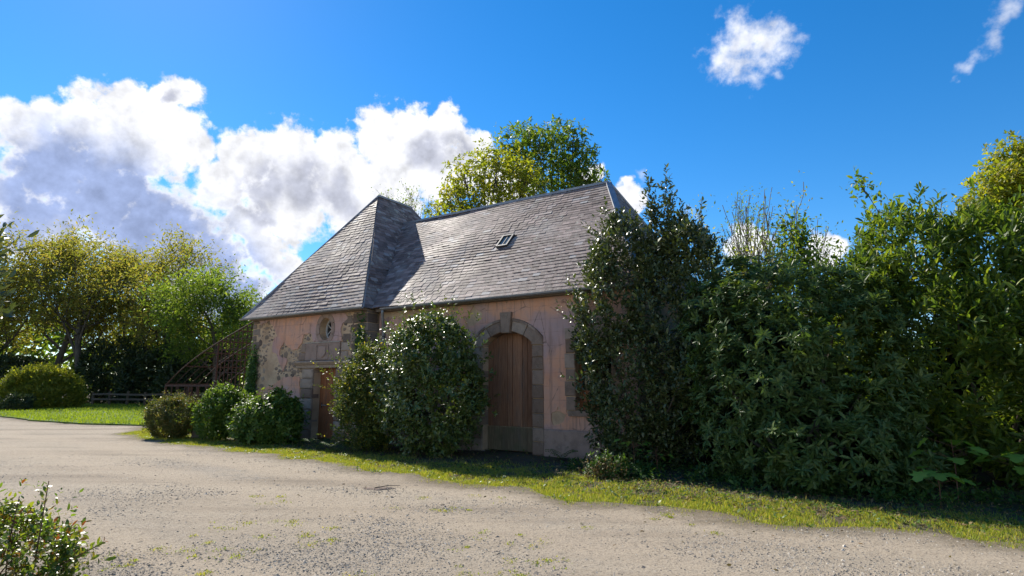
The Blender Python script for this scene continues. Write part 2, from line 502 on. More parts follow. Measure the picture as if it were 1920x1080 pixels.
# ground materials
t = NT('earth'); n1 = t.noise(.7, 5, .6); n2 = t.noise(9, 6, .7); n3 = t.noise(60, 4)
col = t.ramp(n1, [(.3, (.070, .055, .040)), (.55, (.105, .085, .058)), (.75, (.085, .09, .042))])
col = t.mix(t.step(n2, .5, .7, 0., .7), col, (.16, .125, .088))
M['earth'] = t.done(t.pbsdf(col, .95, .1, t.bump(t.math('ADD', n2, t.math('MULTIPLY', n3, .3)), .9, .04)))
t = NT('gravel')
al = t.mapping((1, 1, 1), (0, 0, R(33)))
tr = t.noise(.55, 5, .6, t.mapping((.12, 1.25, 1), (0, 0, R(33))))
pt = t.noise(.23, 4, .55); f1 = t.noise(48, 5, .75); f2 = t.noise(190, 3, .7); md = t.noise(5.5, 5, .65)
vo = t.voro(46, 'F1', None, 'Color'); vs = t.sep(vo)
tan = t.ramp(tr, [(.34, (.19, .15, .108)), (.44, (.30, .242, .177)), (.55, (.36, .298, .222)), (.66, (.235, .19, .138))])
gry = t.ramp(vs[0], [(0, (.13, .115, .098)), (.6, (.26, .235, .20)), (1, (.40, .365, .315))])
gm = t.step(t.math('ADD', pt, t.math('MULTIPLY', t.math('SUBTRACT', md, .5), .5)), .52, .68, .06, .7)
sx = t.sep()
vv = t.math('ADD', t.math('ADD', t.math('MULTIPLY', sx[0], .5464), t.math('MULTIPLY', sx[1], .8376)), -11.59)
vw = t.math('ADD', vv, t.math('MULTIPLY', t.math('SUBTRACT', t.noise(.35, 3), .5), 1.6))
trk = None
for c0, hw in ((-4.55, .42), (-6.15, .48), (-8.6, .4)):
    a_ = t.step(t.math('ABSOLUTE', t.math('SUBTRACT', vw, c0)), hw * .35, hw * 1.5, 1., 0.)
    trk = a_ if trk is None else t.math('MAXIMUM', trk, a_)
gm = t.math('ADD', t.math('MULTIPLY', gm, .8), t.step(vw, -9.6, -6.9, .5, 0.), True)
gm = t.math('MULTIPLY', gm, t.math('SUBTRACT', 1., t.math('MULTIPLY', trk, .75)))
col = t.mix(gm, tan, gry)
col = t.mix(t.math('MULTIPLY', trk, .55), col, (.375, .305, .225))
f3 = t.noise(24, 4, .8)
col = t.mix(t.step(f3, .50, .64, 0., .5), col, (.13, .105, .078))
col = t.mix(t.step(f1, .50, .64, 0., .65), col, (.10, .082, .06))
col = t.mix(t.step(f2, .53, .66, 0., .55), col, (.52, .455, .37))
col = t.mix(t.step(md, .58, .74, 0., .5), col, (.15, .125, .088))
at = t.n.new('ShaderNodeAttribute'); at.attribute_name = 'edge'
eg = t.step(t.math('ADD', at.outputs['Fac'], t.math('MULTIPLY', t.math('SUBTRACT', md, .5), .9)), .0, .75, .8, 0.)
col = t.mix(eg, col, (.115, .092, .058))
h = t.math('ADD', t.math('MULTIPLY', f1, .7), t.math('ADD', t.math('MULTIPLY', vs[1], .35), t.math('MULTIPLY', md, 1.2)))
M['gravel'] = t.done(t.pbsdf(col, .93, .15, t.bump(h, .75, .022)))
t = NT('turf'); n1 = t.noise(.5, 4); n2 = t.noise(9, 5, .7)
col = t.ramp(n1, [(.3, (.07, .12, .016)), (.7, (.105, .155, .026))])
col = t.mix(t.step(n2, .5, .7, 0., .5), col, (.05, .075, .018))
M['turf'] = t.done(t.pbsdf(col, .9, .15, t.bump(n2, 1., .05)))
t = NT('pebble'); r = t.rnd()
M['pebble'] = t.done(t.pbsdf(t.ramp(r, [(0, (.19, .16, .13)), (.4, (.28, .238, .185)), (.8, (.39, .335, .26)), (1, (.54, .48, .40))]), .85, .25))

# leaf materials
M['lf_oak'] = leaf_mat('leaf_oak', [(0, (.14, .16, .035)), (.4, (.19, .185, .045)), (.75, (.25, .20, .06)), (1, (.16, .20, .042))], .55, .52, .3)
M['lf_green'] = leaf_mat('leaf_green', [(0, (.07, .115, .02)), (.6, (.115, .17, .03)), (1, (.17, .21, .04))], .5, .5, .3)
M['lf_maple'] = leaf_mat('leaf_maple', [(0, (.06, .11, .016)), (.6, (.10, .16, .022)), (1, (.17, .20, .024))], .48, .5, .35)
M['lf_yellow'] = leaf_mat('leaf_yellow', [(0, (.13, .17, .018)), (.6, (.20, .22, .024)), (1, (.27, .24, .03))], .5, .55, .3)
M['lf_dark'] = leaf_mat('leaf_dark', [(0, (.025, .04, .017)), (.6, (.04, .06, .024)), (1, (.065, .085, .03))], .5, .22, .3)
M['lf_bay'] = leaf_mat('leaf_bay', [(0, (.045, .066, .024)), (.6, (.07, .096, .033)), (1, (.115, .13, .045))], .37, .18, .5)
M['lf_rhodo'] = leaf_mat('leaf_rhodo', [(0, (.045, .085, .022)), (.6, (.07, .118, .03)), (1, (.115, .16, .042))], .44, .24, .3)
M['lf_laurel'] = leaf_mat('leaf_laurel', [(0, (.05, .09, .017)), (.55, (.085, .135, .022)), (.85, (.14, .195, .027)), (1, (.21, .23, .03))], .42, .42, .38)
M['lf_camellia'] = leaf_mat('leaf_camellia', [(0, (.05, .085, .02)), (.6, (.08, .12, .026)), (1, (.15, .17, .035))], .36, .24, .6)
M['lf_spotted'] = leaf_mat('leaf_spotted', [(0, (.05, .075, .017)), (.6, (.08, .11, .024)), (.88, (.16, .165, .03)), (1, (.36, .28, .05))], .5, .36, .3)
M['lf_hedge'] = leaf_mat('leaf_hedge', [(0, (.05, .075, .018)), (.55, (.09, .105, .025)), (1, (.20, .15, .045))], .42, .35)
M['lf_dome'] = leaf_mat('leaf_dome', [(0, (.09, .12, .02)), (.55, (.16, .18, .025)), (1, (.26, .24, .035))], .5, .5, .3)
M['lf_bright'] = leaf_mat('leaf_bright', [(0, (.06, .11, .02)), (.6, (.095, .16, .026)), (1, (.15, .20, .034))], .48, .36, .35)
M['lf_rose'] = leaf_mat('leaf_rose', [(0, (.055, .10, .018)), (.5, (.11, .17, .024)), (.82, (.20, .21, .03)), (.93, (.17, .08, .03)), (1, (.13, .035, .02))], .36, .45)
M['lf_ivy'] = leaf_mat('leaf_ivy', [(0, (.035, .08, .018)), (1, (.075, .135, .028))], .55, .28, .25)
M['lf_sycamore'] = leaf_mat('leaf_sycamore', [(0, (.14, .25, .035)), (1, (.20, .32, .05))], .45, .4)
M['lf_dead'] = leaf_mat('leaf_dead', [(0, (.10, .065, .035)), (.5, (.17, .115, .06)), (.8, (.07, .08, .03)), (1, (.26, .19, .10))], .8, .15, .2)
M['grass'] = leaf_mat('grass_blade', [(0, (.15, .21, .03)), (.5, (.23, .27, .04)), (.8, (.32, .29, .06)), (1, (.36, .29, .14))], .5, .4, .3)
M['lawn'] = leaf_mat('lawn_blade', [(0, (.15, .215, .022)), (1, (.22, .275, .032))], .5, .4, .3)

# ================================================================== SETTING: ground, drive, lawn
def plane_grid(name, x0, x1, y0, y1, n, mat, zf):
    X, Y = np.meshgrid(np.linspace(x0, x1, n), np.linspace(y0, y1, n), indexing='ij')
    V = np.stack([X.ravel(), Y.ravel(), zf(X.ravel(), Y.ravel())], 1)
    I = np.arange(n * n).reshape(n, n)
    F = np.stack([I[:-1, :-1].ravel(), I[1:, :-1].ravel(), I[1:, 1:].ravel(), I[:-1, 1:].ravel()], 1)
    return mesh_np(name, V, F, mat, True)


ground = obj('ground', plane_grid('ground', -400, 400, -300, 500, 41, M['earth'], lambda x, y: x * 0.))
tag(ground, 'bare dark earth under the shrubs and trees', 'ground', kind='structure')

DRIVE = [(-40, 40.2), (-25.1, 28.8), (-20.9, 25.5), (-17.3, 23.5), (-13.8, 22.3), (-12.9, 20.4), (-12.2, 18.7), (-9.7, 16.4), (-6.6, 14.3), (-4.1, 12.5),
         (-2.35, 10.9), (-.5, 9.5), (1.0, 8.3), (2.0, 7.7), (3.3, 6.9), (4.5, 6.5), (5.3, 6.1), (8, 4.8), (14, 2.0), (20, -1), (20, -12), (-40, -12)]


def drive_field(P):
    d = sd_poly(P, DRIVE)
    P3 = P
    return d + .30 * pnoise(P3, 3, .9, 4) + .12 * pnoise(P3, 5, 4.5, 2)


def drive_z(x, y):
    q = np.array([[x, y]])
    return .016 + .010 * float(pnoise(q, 9, .35, 3)[0])


V, F = sheet(drive_field, -40, 20, -12, 41, .25, 1, lambda x, y, t: (x, y, 0.))
V = np.array(V); zz = .026 + .010 * pnoise(V[:, :2], 9, .35, 3)
zz -= .02 * np.exp(-((V[:, 0] + 2.05) ** 2 / .10 + (V[:, 1] - 9.2) ** 2 / .16))
vv_ = .5464 * V[:, 0] + .8376 * V[:, 1] - 11.59 + .3 * pnoise(V[:, :2], 12, .25, 2)
for c0 in (-4.55, -6.15, -8.6): zz -= .012 * np.exp(-((vv_ - c0) / .3) ** 2)
nb = len(V)
# rim vertices (added last) drop to the ground
V[:, 2] = zz
rim_start = max(f for fc in F if len(fc) == 4 for f in fc) + 1
drive_me = mesh_py('gravel_drive', V, F, M['gravel'], True)
ea = drive_me.attributes.new('edge', 'FLOAT', 'POINT'); ea.data.foreach_set('value', drive_field(V[:, :2]).clip(0, 3).astype(np.float32))
drive = tag(obj('gravel_drive', drive_me), 'worn tan gravel drive with grey stony patches', 'drive', kind='structure')

LAWN = [(-24.9, 28.5), (-20.5, 25.2), (-17.1, 23.3), (-13.6, 22.2), (-13.2, 24), (-16, 30), (-21, 43), (-60, 52), (-62, 44), (-40, 39)]
lawn_field = lambda P: sd_poly(P, LAWN) + .1 * pnoise(P, 21, .8, 3)
V, F = sheet(lawn_field, -62, -12, 22, 52, .5, 1, lambda x, y, t: (x, y, .075 if t == 0 else -.01))
lawn = tag(obj('lawn', mesh_py('lawn', V, F, M['turf'])), 'mown lawn behind a curved edge of the drive', 'lawn', kind='structure')

# ================================================================== THE HOUSE (local frame: x along the facade, y into the building)
PHI = .578
house = empty('coach_house', (0, 13.841, 0), 'old pink plastered stone house with steep slate roofs and arched wooden door', 'house', rz=-PHI)
HP, HM, RP, RM = 3.72, 3.69, 8.285, 7.307
UM = -7.37
DC, DHW = -.135, .715          # carriage door centre and half width
CR = (DHW ** 2 + .3 ** 2) / .6  # radius of its segmental head


def door_sd(P, grow=0.):
    b = sd_box(P, DC - DHW - grow, DC + DHW + grow, -1, 2.56)
    c = np.minimum(CR + grow - np.hypot(P[:, 0] - DC, P[:, 1] - (2.86 - CR)), P[:, 1] - 2.4)
    c = np.minimum(c, DHW + grow - np.abs(P[:, 0] - DC))
    return np.maximum(b, c)


pav_open = lambda P: np.maximum(sd_box(P, -6.75, -5.76, -1, 2.07), sd_ell(P, -6.33, 3.21, .27, .335))
main_open = lambda P: np.maximum(door_sd(P), sd_box(P, 1.69, 2.55, 1.02, 2.62))

PAV_V = -.395
V, F = sheet(lambda P: np.minimum(sd_box(P, -9.98, -4.58, 0, 3.70), -pav_open(P)), -10.04, -4.52, -.02, 3.76, .05, 1,
             lambda x, y, t: (x, PAV_V + .45 * t, y))
pav_wall = obj('pavilion_wall', mesh_py('pavilion_wall', V, F, M['base_coat']), house)
V, F = sheet(lambda P: np.minimum(sd_box(P, -4.53, 3.144, 0, 3.67), -main_open(P)), -4.6, 3.2, -.02, 3.72, .05, 1,
             lambda x, y, t: (x, .45 * t, y))
main_wall = obj('wing_wall', mesh_py('wing_wall', V, F, M['base_coat']), house)
mb = MB()
mb.box(-9.98, -9.55, PAV_V + .452, 7.0, 0, 3.70)
mb.box(-5.03, -4.582, PAV_V + .452, 7.0, 0, 3.70)
mb.box(-9.55, -5.03, 6.6, 7.0, 0, 3.70)
mb.box(2.70, 3.142, .452, 6.31, 0, 3.67)
mb.box(-4.58, 2.70, 5.9, 6.31, 0, 3.67)
mb.build('side_wall', M['base_coat'], house)
# dark floor/partition inside so nothing shows daylight through the panes
MB().box(-9.5, -5.05, 2.0, 2.1, 0, 3.6).box(-4.5, 2.65, 2.0, 2.1, 0, 3.6).build('inner_partition', M['base_coat'], house)

# plaster coats with their losses
UPPER = [(-9.75, 3.83), (-9.57, 3.51), (-9.1, 3.62), (-8.84, 3.36), (-8.66, 3.13), (-8.87, 2.92), (-8.83, 2.6), (-8.49, 2.5), (-8.44, 2.72), (-8.26, 2.88),
         (-7.84, 2.62), (-7.6, 2.65), (-7.43, 2.83), (-7.27, 3.11), (-6.95, 3.11), (-6.85, 2.85), (-5.69, 2.8), (-5.59, 2.81), (-5.64, 3.01), (-5.67, 3.19),
         (-5.60, 3.33), (-5.39, 3.44), (-5.44, 3.56), (-5.57, 3.71), (-5.6, 3.83)]
ISLE = [(-8.62, 2.51), (-8.03, 2.37), (-8.09, 2.22), (-8.24, 1.99)]
LOWER = [(-9.63, 1.39), (-9.11, 1.47), (-8.38, 1.69), (-8.22, 1.81), (-7.43, 1.82), (-7.32, 1.2), (-7.3, -.2), (-9.7, -.2)]


def pav_plaster(P):
    f = np.maximum(np.maximum(sd_poly(P, UPPER), sd_poly(P, ISLE)), np.maximum(sd_poly(P, LOWER), sd_box(P, -5.25, -5.02, .2, 2.3)))
    f = f + .03 * pnoise(P, 31, 7, 3)
    f = np.minimum(f, sd_box(P, -9.95, -4.6, .02, 3.69))
    return np.minimum(f, -sd_ell(P, -6.33, 3.21, .40, .46))


V, F = sheet(pav_plaster, -10, -4.56, 0, 3.72, .03, 1, lambda x, y, t: (x, PAV_V - .022 * (1 - t), y))
obj('plaster_coat', mesh_py('plaster_coat', V, F, M['plaster']), pav_wall)


def main_plaster(P):
    f = sd_box(P, -4.5, 3.14, .60, 3.66)
    loss = np.maximum(sd_ell(P, 1.22, .88, .17, .16), sd_ell(P, -3.6, 3.62, .9, .22))
    loss = np.maximum(loss, np.maximum(sd_ell(P, -2.2, 3.66, 1.1, .12), sd_ell(P, -1.15, 3.28, .24, .2)))
    f = np.minimum(f, -(loss + .10 * pnoise(P, 41, 5, 4)))
    f = np.minimum(f, -door_sd(P, .30))
    return np.minimum(f, -sd_box(P, 1.46, 2.8, .95, 2.85))


V, F = sheet(main_plaster, -4.52, 3.16, .56, 3.70, .04, 1, lambda x, y, t: (x, -.02 * (1 - t), y))
obj('plaster_coat', mesh_py('plaster_coat', V, F, M['plaster']), main_wall)
# plinth under the plaster of the wing
for a, b in ((-4.5, DC - DHW - .315), (DC + DHW + .315, 3.16)):
    mb = MB(); n = 10
    for k in range(n):
        x0 = a + (b - a) * k / n; x1 = a + (b - a) * (k + 1) / n
        j0 = .012 * math.sin(k * 2.3); j1 = .012 * math.sin((k + 1) * 2.3)
        mb.add([(x0, -.05, 0), (x1, -.05, 0), (x1, -.05, .56 + j1), (x0, -.05, .56 + j0), (x1, -.004, .61 + j1), (x0, -.004, .61 + j0)],
               [(0, 1, 2, 3), (3, 2, 4, 5)])
    mb.add([(b, -.05, 0), (b, -.004, 0), (b, -.004, .6), (b, -.05, .56), (a, -.05, 0), (a, -.004, 0), (a, -.004, .6), (a, -.05, .56)], [(0, 1, 2, 3), (7, 6, 5, 4)])
    mb.build('plinth', M['panel'], main_wall)


# dressed stones -----------------------------------------------------------------
def prism(poly, v0, v1, bev, seed=0, bulge=0., jit=1.):
    """poly [(u,z)] counter-clockwise seen from outside (-v); front at v0, back at v1."""
    rr = random.Random(seed); n = len(poly)
    cu = sum(p[0] for p in poly) / n; cz = sum(p[1] for p in poly) / n
    pj = [(p[0] + jit * rr.uniform(-.006, .006), p[1] + jit * rr.uniform(-.006, .006)) for p in poly]
    def ins(p, d):
        L = math.hypot(cu - p[0], cz - p[1]); k = min(.5, d * 1.4 / max(L, 1e-4)); return (p[0] + (cu - p[0]) * k, p[1] + (cz - p[1]) * k)
    V = [(p[0], v1, p[1]) for p in pj] + [(p[0], v0 + bev, p[1]) for p in pj]
    V += [(*[ins(p, bev)[0]], v0 + jit * rr.uniform(-.004, .004), ins(p, bev)[1]) for p in pj]
    V.append((cu, v0 - bulge, cz))
    F = []
    for k in range(n):
        k2 = (k + 1) % n
        F += [(k, k2, n + k2, n + k), (n + k, n + k2, 2 * n + k2, 2 * n + k), (2 * n + k, 2 * n + k2, 3 * n)]
    return V, F


def stone(poly, v0, v1, parent, mat='stone', name='stone', bev=.012, bulge=.004, seed=None, jit=1.):
    seed = random.randrange(10 ** 6) if seed is None else seed
    V, F = prism(poly, v0, v1, bev, seed, bulge, jit)
    return obj(name, mesh_py(name, V, F, M[mat]), parent)


def rect(a, b, c, d): return [(a, c), (b, c), (b, d), (a, d)]


G = .006
surround = obj('door_surround', mesh_py('door_surround', *[list(x) for x in (MB().box(DC - DHW - .29, DC - DHW - .004, .004, .30, 0, 2.40).box(DC + DHW + .004, DC + DHW + .29, .004, .30, 0, 2.40).V,
                  MB().box(0, 1, 0, 1, 0, 1).box(0, 1, 0, 1, 0, 1).F)], M['mortar']), house)
zs = [0.0, .30, .62, .93, 1.27, 1.58, 1.92, 2.22, 2.50]
for sgn in (-1, 1):
    for k in range(len(zs) - 1):
        a, b = DC + sgn * DHW, DC + sgn * (DHW + .30)
        stone(rect(min(a, b), max(a, b), zs[k] + G, zs[k + 1] - G), -.045, .28, surround, bev=.014)
# voussoirs: inner circle CR, outer flatter circle meeting shoulders
zc = 2.86 - CR
a_in = math.asin(DHW / CR)
OR = 1.30; zo = 3.17 - OR
def inner(t): return (DC + CR * math.sin(t), zc + CR * math.cos(t))
def outer(t):
    x = (DHW + .30) * t / a_in; return (DC + x, zo + math.sqrt(OR * OR - x * x))
ts = [-a_in, -a_in * .62, -a_in * .17, a_in * .17, a_in * .62, a_in]
for k in range(5):
    if k == 2: continue
    t0, t1 = ts[k] + .006, ts[k + 1] - .006; tm = (t0 + t1) / 2
    poly = [inner(t0), inner(tm), inner(t1), outer(t1), outer(tm), outer(t0)]
    if k == 0: poly = [(DC - DHW, 2.51), *poly[:5], (DC - DHW - .30, outer(-a_in)[1]), (DC - DHW - .30, 2.51)][0:1] + [inner(t0), inner(tm), inner(t1), outer(t1), outer(tm), (DC - DHW - .30, outer(-a_in)[1]), (DC - DHW - .30, 2.51)]
    if k == 4: poly = [inner(t0), inner(tm), inner(t1), (DC + DHW, 2.51), (DC + DHW + .30, 2.51), (DC + DHW + .30, outer(a_in)[1]), outer(tm), outer(t0)]
    stone(poly, -.05, .28, surround, name='voussoir')
    # raised outer fillet
    mbf = MB(); tt = np.linspace(t0, t1, 5)
    for q in range(4):
        o0, o1 = outer(tt[q]), outer(tt[q + 1]); i0 = (o0[0], o0[1] - .06); i1 = (o1[0], o1[1] - .06)
        mbf.add([(i0[0], -.075, i0[1]), (i1[0], -.075, i1[1]), (o1[0], -.075, o1[1]), (o0[0], -.075, o0[1]),
                 (i0[0], -.04, i0[1] - .012), (i1[0], -.04, i1[1] - .012), (o1[0], -.02, o1[1] + .012), (o0[0], -.02, o0[1] + .012)],
                [(0, 1, 2, 3), (4, 5, 1, 0), (3, 2, 6, 7)])
    mbf.build('moulding', M['stone'], surround)
stone([(DC - .115, 2.815), (DC + .115, 2.815), (DC + .165, 3.32), (DC - .165, 3.32)], -.11, .28, surround, name='keystone', bulge=0)

# carriage door of planks, set back in the opening
cdoor = obj('carriage_door', mesh_py('door_backing', *(lambda V, F: (V, F))(*sheet(lambda P: np.minimum(door_sd(P), P[:, 1] - .02), DC - .75, DC + .75, 0, 2.9, .05, 1,
            lambda x, y, t: (x, .26 + .03 * t, y))), M['wood_brown']), house)
NPL = 10
for k in range(NPL):
    x0 = DC - DHW + 2 * DHW * k / NPL + .004; x1 = DC - DHW + 2 * DHW * (k + 1) / NPL - .004
    top = lambda x: zc + math.sqrt(max(CR * CR - (x - DC) ** 2, 0)) - .01
    vj = .222 + .008 * ((k * 7) % 3)
    stone([(x0, .60), (x1, .60), (x1, top(x1)), (x0, top(x0))], vj, .258, cdoor, 'wood_brown', 'plank', .005, 0)
for (a, b) in ((DC - DHW + .005, DC - DHW + .40), (DC - DHW + .41, DC + .42), (DC + .43, DC + DHW - .005)):
    stone(rect(a, b, .03, .585), .205, .258, cdoor, 'wood_low', 'board', .006, 0)
MB().box(DC - DHW + .03, DC + DHW - .03, .196, .2045, .575, .60).build('rail', M['wood_low'], cdoor)

# window on the right of the wing
win = obj('window', mesh_py('window_frame', MB().box(1.69, 1.76, .20, .27, 1.03, 2.61).box(2.48, 2.55, .20, .27, 1.03, 2.61).box(1.762, 2.478, .20, .27, 2.54, 2.61).box(1.762, 2.478, .20, .27, 1.03, 1.12).V,
          [tuple(i + 8 * k for i in f) for k in range(4) for f in MB().box(0, 1, 0, 1, 0, 1).F], M['wood_orange']), house)
MB().box(2.09, 2.15, .205, .265, 1.122, 2.538).build('mullion', M['wood_orange'], win)
for (a, b) in ((1.762, 2.088), (2.152, 2.478)):
    for (c, d) in ((1.45, 1.86), (1.89, 2.20), (2.23, 2.538)):
        MB().box(a, b, .23, .24, c, d).build('pane', M['dark_glass'], win)
    MB().box(a, b, .215, .245, 1.122, 1.44).build('panel', M['wood_orange'], win)
    for c in (1.45, 1.875, 2.215):
        MB().box(a, b, .212, .252, c - .012, c + .008).build('glazing_bar', M['wood_orange'], win)
for k, (z0, z1) in enumerate([(1.02, 1.32), (1.33, 1.66), (1.67, 1.93), (1.94, 2.28), (2.29, 2.60)]):
    stone(rect(1.46 - (.03 if k % 2 else 0), 1.687, z0 + G, z1 - G), -.03, .20, win)
    stone(rect(2.553, 2.78, z0 + G, z1 - G), -.03, .20, win)
stone(rect(1.44, 2.8, 2.61, 2.86), -.03, .20, win, name='lintel')
stone(rect(1.52, 2.72, .90, 1.015), -.075, .26, win, name='sill')

# pavilion door, lintel moulding, armorial panel, oval window
pdoor = obj('pavilion_door', mesh_py('door_backing', MB().box(-6.748, -5.762, -.13, -.10, .02, 2.065).V, MB().box(0, 1, 0, 1, 0, 1).F, M['wood_orange']), house)
for k in range(7):
    x0 = -6.745 + .983 * k / 7 + .003; x1 = -6.745 + .983 * (k + 1) / 7 - .003
    stone(rect(x0, x1, .03, 2.06), -.165 - .004 * (k % 2), -.132, pdoor, 'wood_orange', 'plank', .005, 0)
MB().tube([(-6.60, -.20, .98), (-6.45, -.205, .985), (-6.38, -.20, .975)], .014, 6).build('handle', M['iron'], pdoor)
MB().box(-6.64, -6.60, -.176, -.170, .90, 1.06).build('lock_plate', M['dark_metal'], pdoor)
psur = obj('door_surround', mesh_py('door_mortar', MB().box(-7.28, -6.755, -.40, -.16, 0, 2.04).box(-5.755, -5.24, -.40, -.16, 0, 2.04).V,
            [tuple(i + 8 * k for i in f) for k in range(2) for f in MB().box(0, 1, 0, 1, 0, 1).F], M['mortar']), house)
zz_ = [0, .28, .57, .86, 1.18, 1.47, 1.76, 2.05]
for k in range(7):
    w = .56 if k % 2 else .50
    stone(rect(-6.752 - w, -6.752, zz_[k] + .008, zz_[k + 1] - .008), -.47, -.2, psur, bev=.03, bulge=.012)
    stone(rect(-5.758, -5.758 + w, zz_[k] + .008, zz_[k + 1] - .008), -.47, -.2, psur, bev=.03, bulge=.012)
mb = MB()
prof = [(-.42, 2.06), (-.47, 2.07), (-.485, 2.15), (-.53, 2.17), (-.56, 2.21), (-.58, 2.225), (-.58, 2.255), (-.40, 2.29)]
for x0, x1 in ((-7.52, -5.10),):
    n = len(prof)
    mb.add([(x0, a, b) for a, b in prof] + [(x1, a, b) for a, b in prof] + [(x0, -.38, 2.06), (x1, -.38, 2.06)],
           [(k, n + k, n + k + 1, k + 1) for k in range(n - 1)] + [tuple(range(n)) + (2 * n,), tuple(range(2 * n - 1, n - 1, -1)) + (2 * n + 1,), (0, 2 * n, 2 * n + 1, n)])
mb.build('lintel', M['stone'], psur)
panel = stone(rect(-7.16, -5.63, 2.285, 2.80), -.455, -.39, house, 'panel', 'armorial_panel', .015, 0, jit=0)
MB().box(-7.17, -5.62, -.47, -.456, 2.80, 2.825).build('fillet', M['mortar'], panel)
# recessed square and shield in relief
mb = MB()
for (a, b, c, d) in ((-6.64, -6.10, 2.73, 2.76), (-6.64, -6.10, 2.31, 2.335), (-6.64, -6.61, 2.335, 2.73), (-6.13, -6.10, 2.335, 2.73)):
    mb.box(a, b, -.472, -.4605, c, d)
mb.build('relief_frame', M['panel'], panel)
sh = [(-6.53, 2.70), (-6.53, 2.50), (-6.49, 2.42), (-6.37, 2.36), (-6.25, 2.42), (-6.21, 2.50), (-6.21, 2.70)]
stone(sh, -.485, -.4605, panel, 'panel', 'shield', .012, .0, jit=0)
# rough blocks left and right of the panel
for (a, b, c, d) in ((-7.52, -7.18, 2.30, 2.52), (-7.40, -7.18, 2.54, 2.80), (-5.61, -5.32, 2.30, 2.52), (-5.61, -5.22, 2.54, 2.78)):
    stone(rect(a, b, c, d), -.425, -.39, pav_wall, 'stone', 'stone', .02, .01)
oval = obj('oval_window', mesh_py('oval_glass', [(-6.33, -.14, 3.21)] + [(-6.33 + .275 * math.cos(t), -.14, 3.21 + .34 * math.sin(t)) for t in np.linspace(0, 2 * math.pi, 33)[:-1]],
           [(0, 1 + k, 1 + (k + 1) % 32) for k in range(32)], M['dark_glass']), house)
def ell_ring(ra, rb, wa, v0, v1, n=32, t0=0, t1=2 * math.pi):
    V = []; F = []; full = abs(t1 - t0 - 2 * math.pi) < 1e-6
    T = np.linspace(t0, t1, n + 1); T = T[:-1] if full else T
    for t in T:
        c, s = math.cos(t), math.sin(t)
        for (k, v) in ((0, v0), (wa, v0), (wa, v1), (0, v1)):
            V.append((-6.33 + (ra + k) * c, v, 3.21 + (rb + k) * s))
    m = len(T)
    for i in range(m if full else m - 1):
        j = (i + 1) % m
        for q in range(4):
            F.append((i * 4 + q, j * 4 + q, j * 4 + (q + 1) % 4, i * 4 + (q + 1) % 4))
    if not full: F += [(0, 1, 2, 3), (4 * m - 1, 4 * m - 2, 4 * m - 3, 4 * m - 4)]
    return V, F
obj('frame', mesh_py('oval_frame', *ell_ring(.225, .29, .04, -.19, -.145), M['white_paint']), oval)
for a, b in (((-6.53, 3.06), (-6.13, 3.37)), ((-6.53, 3.37), (-6.13, 3.06)), ((-6.33, 2.92), (-6.33, 3.50))):
    yy = -.165 - .004 * (a[0] == b[0]) - .008 * (a[1] > b[1])
    MB().bar((a[0], yy, a[1]), (b[0], yy, b[1]), .022, .022, (0, 1, 0)).build('glazing_bar', M['white_paint'], oval)
for k in range(8):
    t0 = k * math.pi / 4 + math.pi / 8 + .02
    obj('stone', mesh_py('stone', *ell_ring(.272, .337, .15, -.43, -.20, 6, t0, t0 + math.pi / 4 - .04), M['panel']), oval)

# quoins ---------------------------------------------------------------------------
z = .02; k = 0
while z < 3.60:
    h = random.uniform(.24, .34); z1 = min(z + h, 3.66); w = (.34, .62)[k % 2] + random.uniform(-.05, .05)
    stone(rect(-4.565 - w, -4.565, z + .008, z1 - .008), PAV_V - .022, PAV_V + (.62, .36)[k % 2], pav_wall, 'rubble', 'quoin', .016, .008)
    if z > 1.9 and random.random() < .9:
        w2 = random.uniform(.24, .4)
        stone(rect(-4.565 - w - w2, -4.565 - w - .02, z + .01, z1 - .03), PAV_V - .016, PAV_V + .1, pav_wall, 'rubble', 'stone', .02, .008)
    z = z1; k += 1
z = .02; k = 0
while z < 3.60:
    h = random.uniform(.16, .27); z1 = min(z + h, 3.66); w = (.24, .42)[k % 2] + random.uniform(-.05, .05)
    stone(rect(-9.995, -9.995 + w, z + .008, z1 - .008), PAV_V - .02, PAV_V + .4, pav_wall, 'rubble', 'quoin', .022, .012)
    z = z1; k += 1

# rubble showing where the plaster has gone
def rubble_zone(test, n, size, seed):
    rr = random.Random(seed); placed = []
    tries = 0
    while len(placed) < n and tries < n * 60:
        tries += 1
        u_, z_ = rr.uniform(-9.9, -4.7), rr.uniform(.2, 3.6); s = rr.uniform(*size)
        if not test(u_, z_): continue
        P = np.array([[u_, z_]])
        if pav_plaster(P)[0] > -.02 or pav_open(P)[0] > -s: continue
        if any(math.hypot(u_ - a, (z_ - b) * 1.2) < (s + c) * .74 for a, b, c in placed): continue
        placed.append((u_, z_, s))
        m = rr.choice((5, 6, 7)); ph0 = rr.random() * 6.28; el = rr.uniform(.45, .9)
        poly = [(u_ + s * rr.uniform(.6, 1.25) * math.cos(ph0 + 6.283 * q / m), z_ + el * s * rr.uniform(.6, 1.25) * math.sin(ph0 + 6.283 * q / m)) for q in range(m)]
        stone(poly, PAV_V - rr.uniform(.003, .014), PAV_V + .05, pav_wall, rr.choice(('rubble', 'rubble_pale', 'rubble_pale')), 'stone', .014, .006, rr.randrange(10 ** 6))


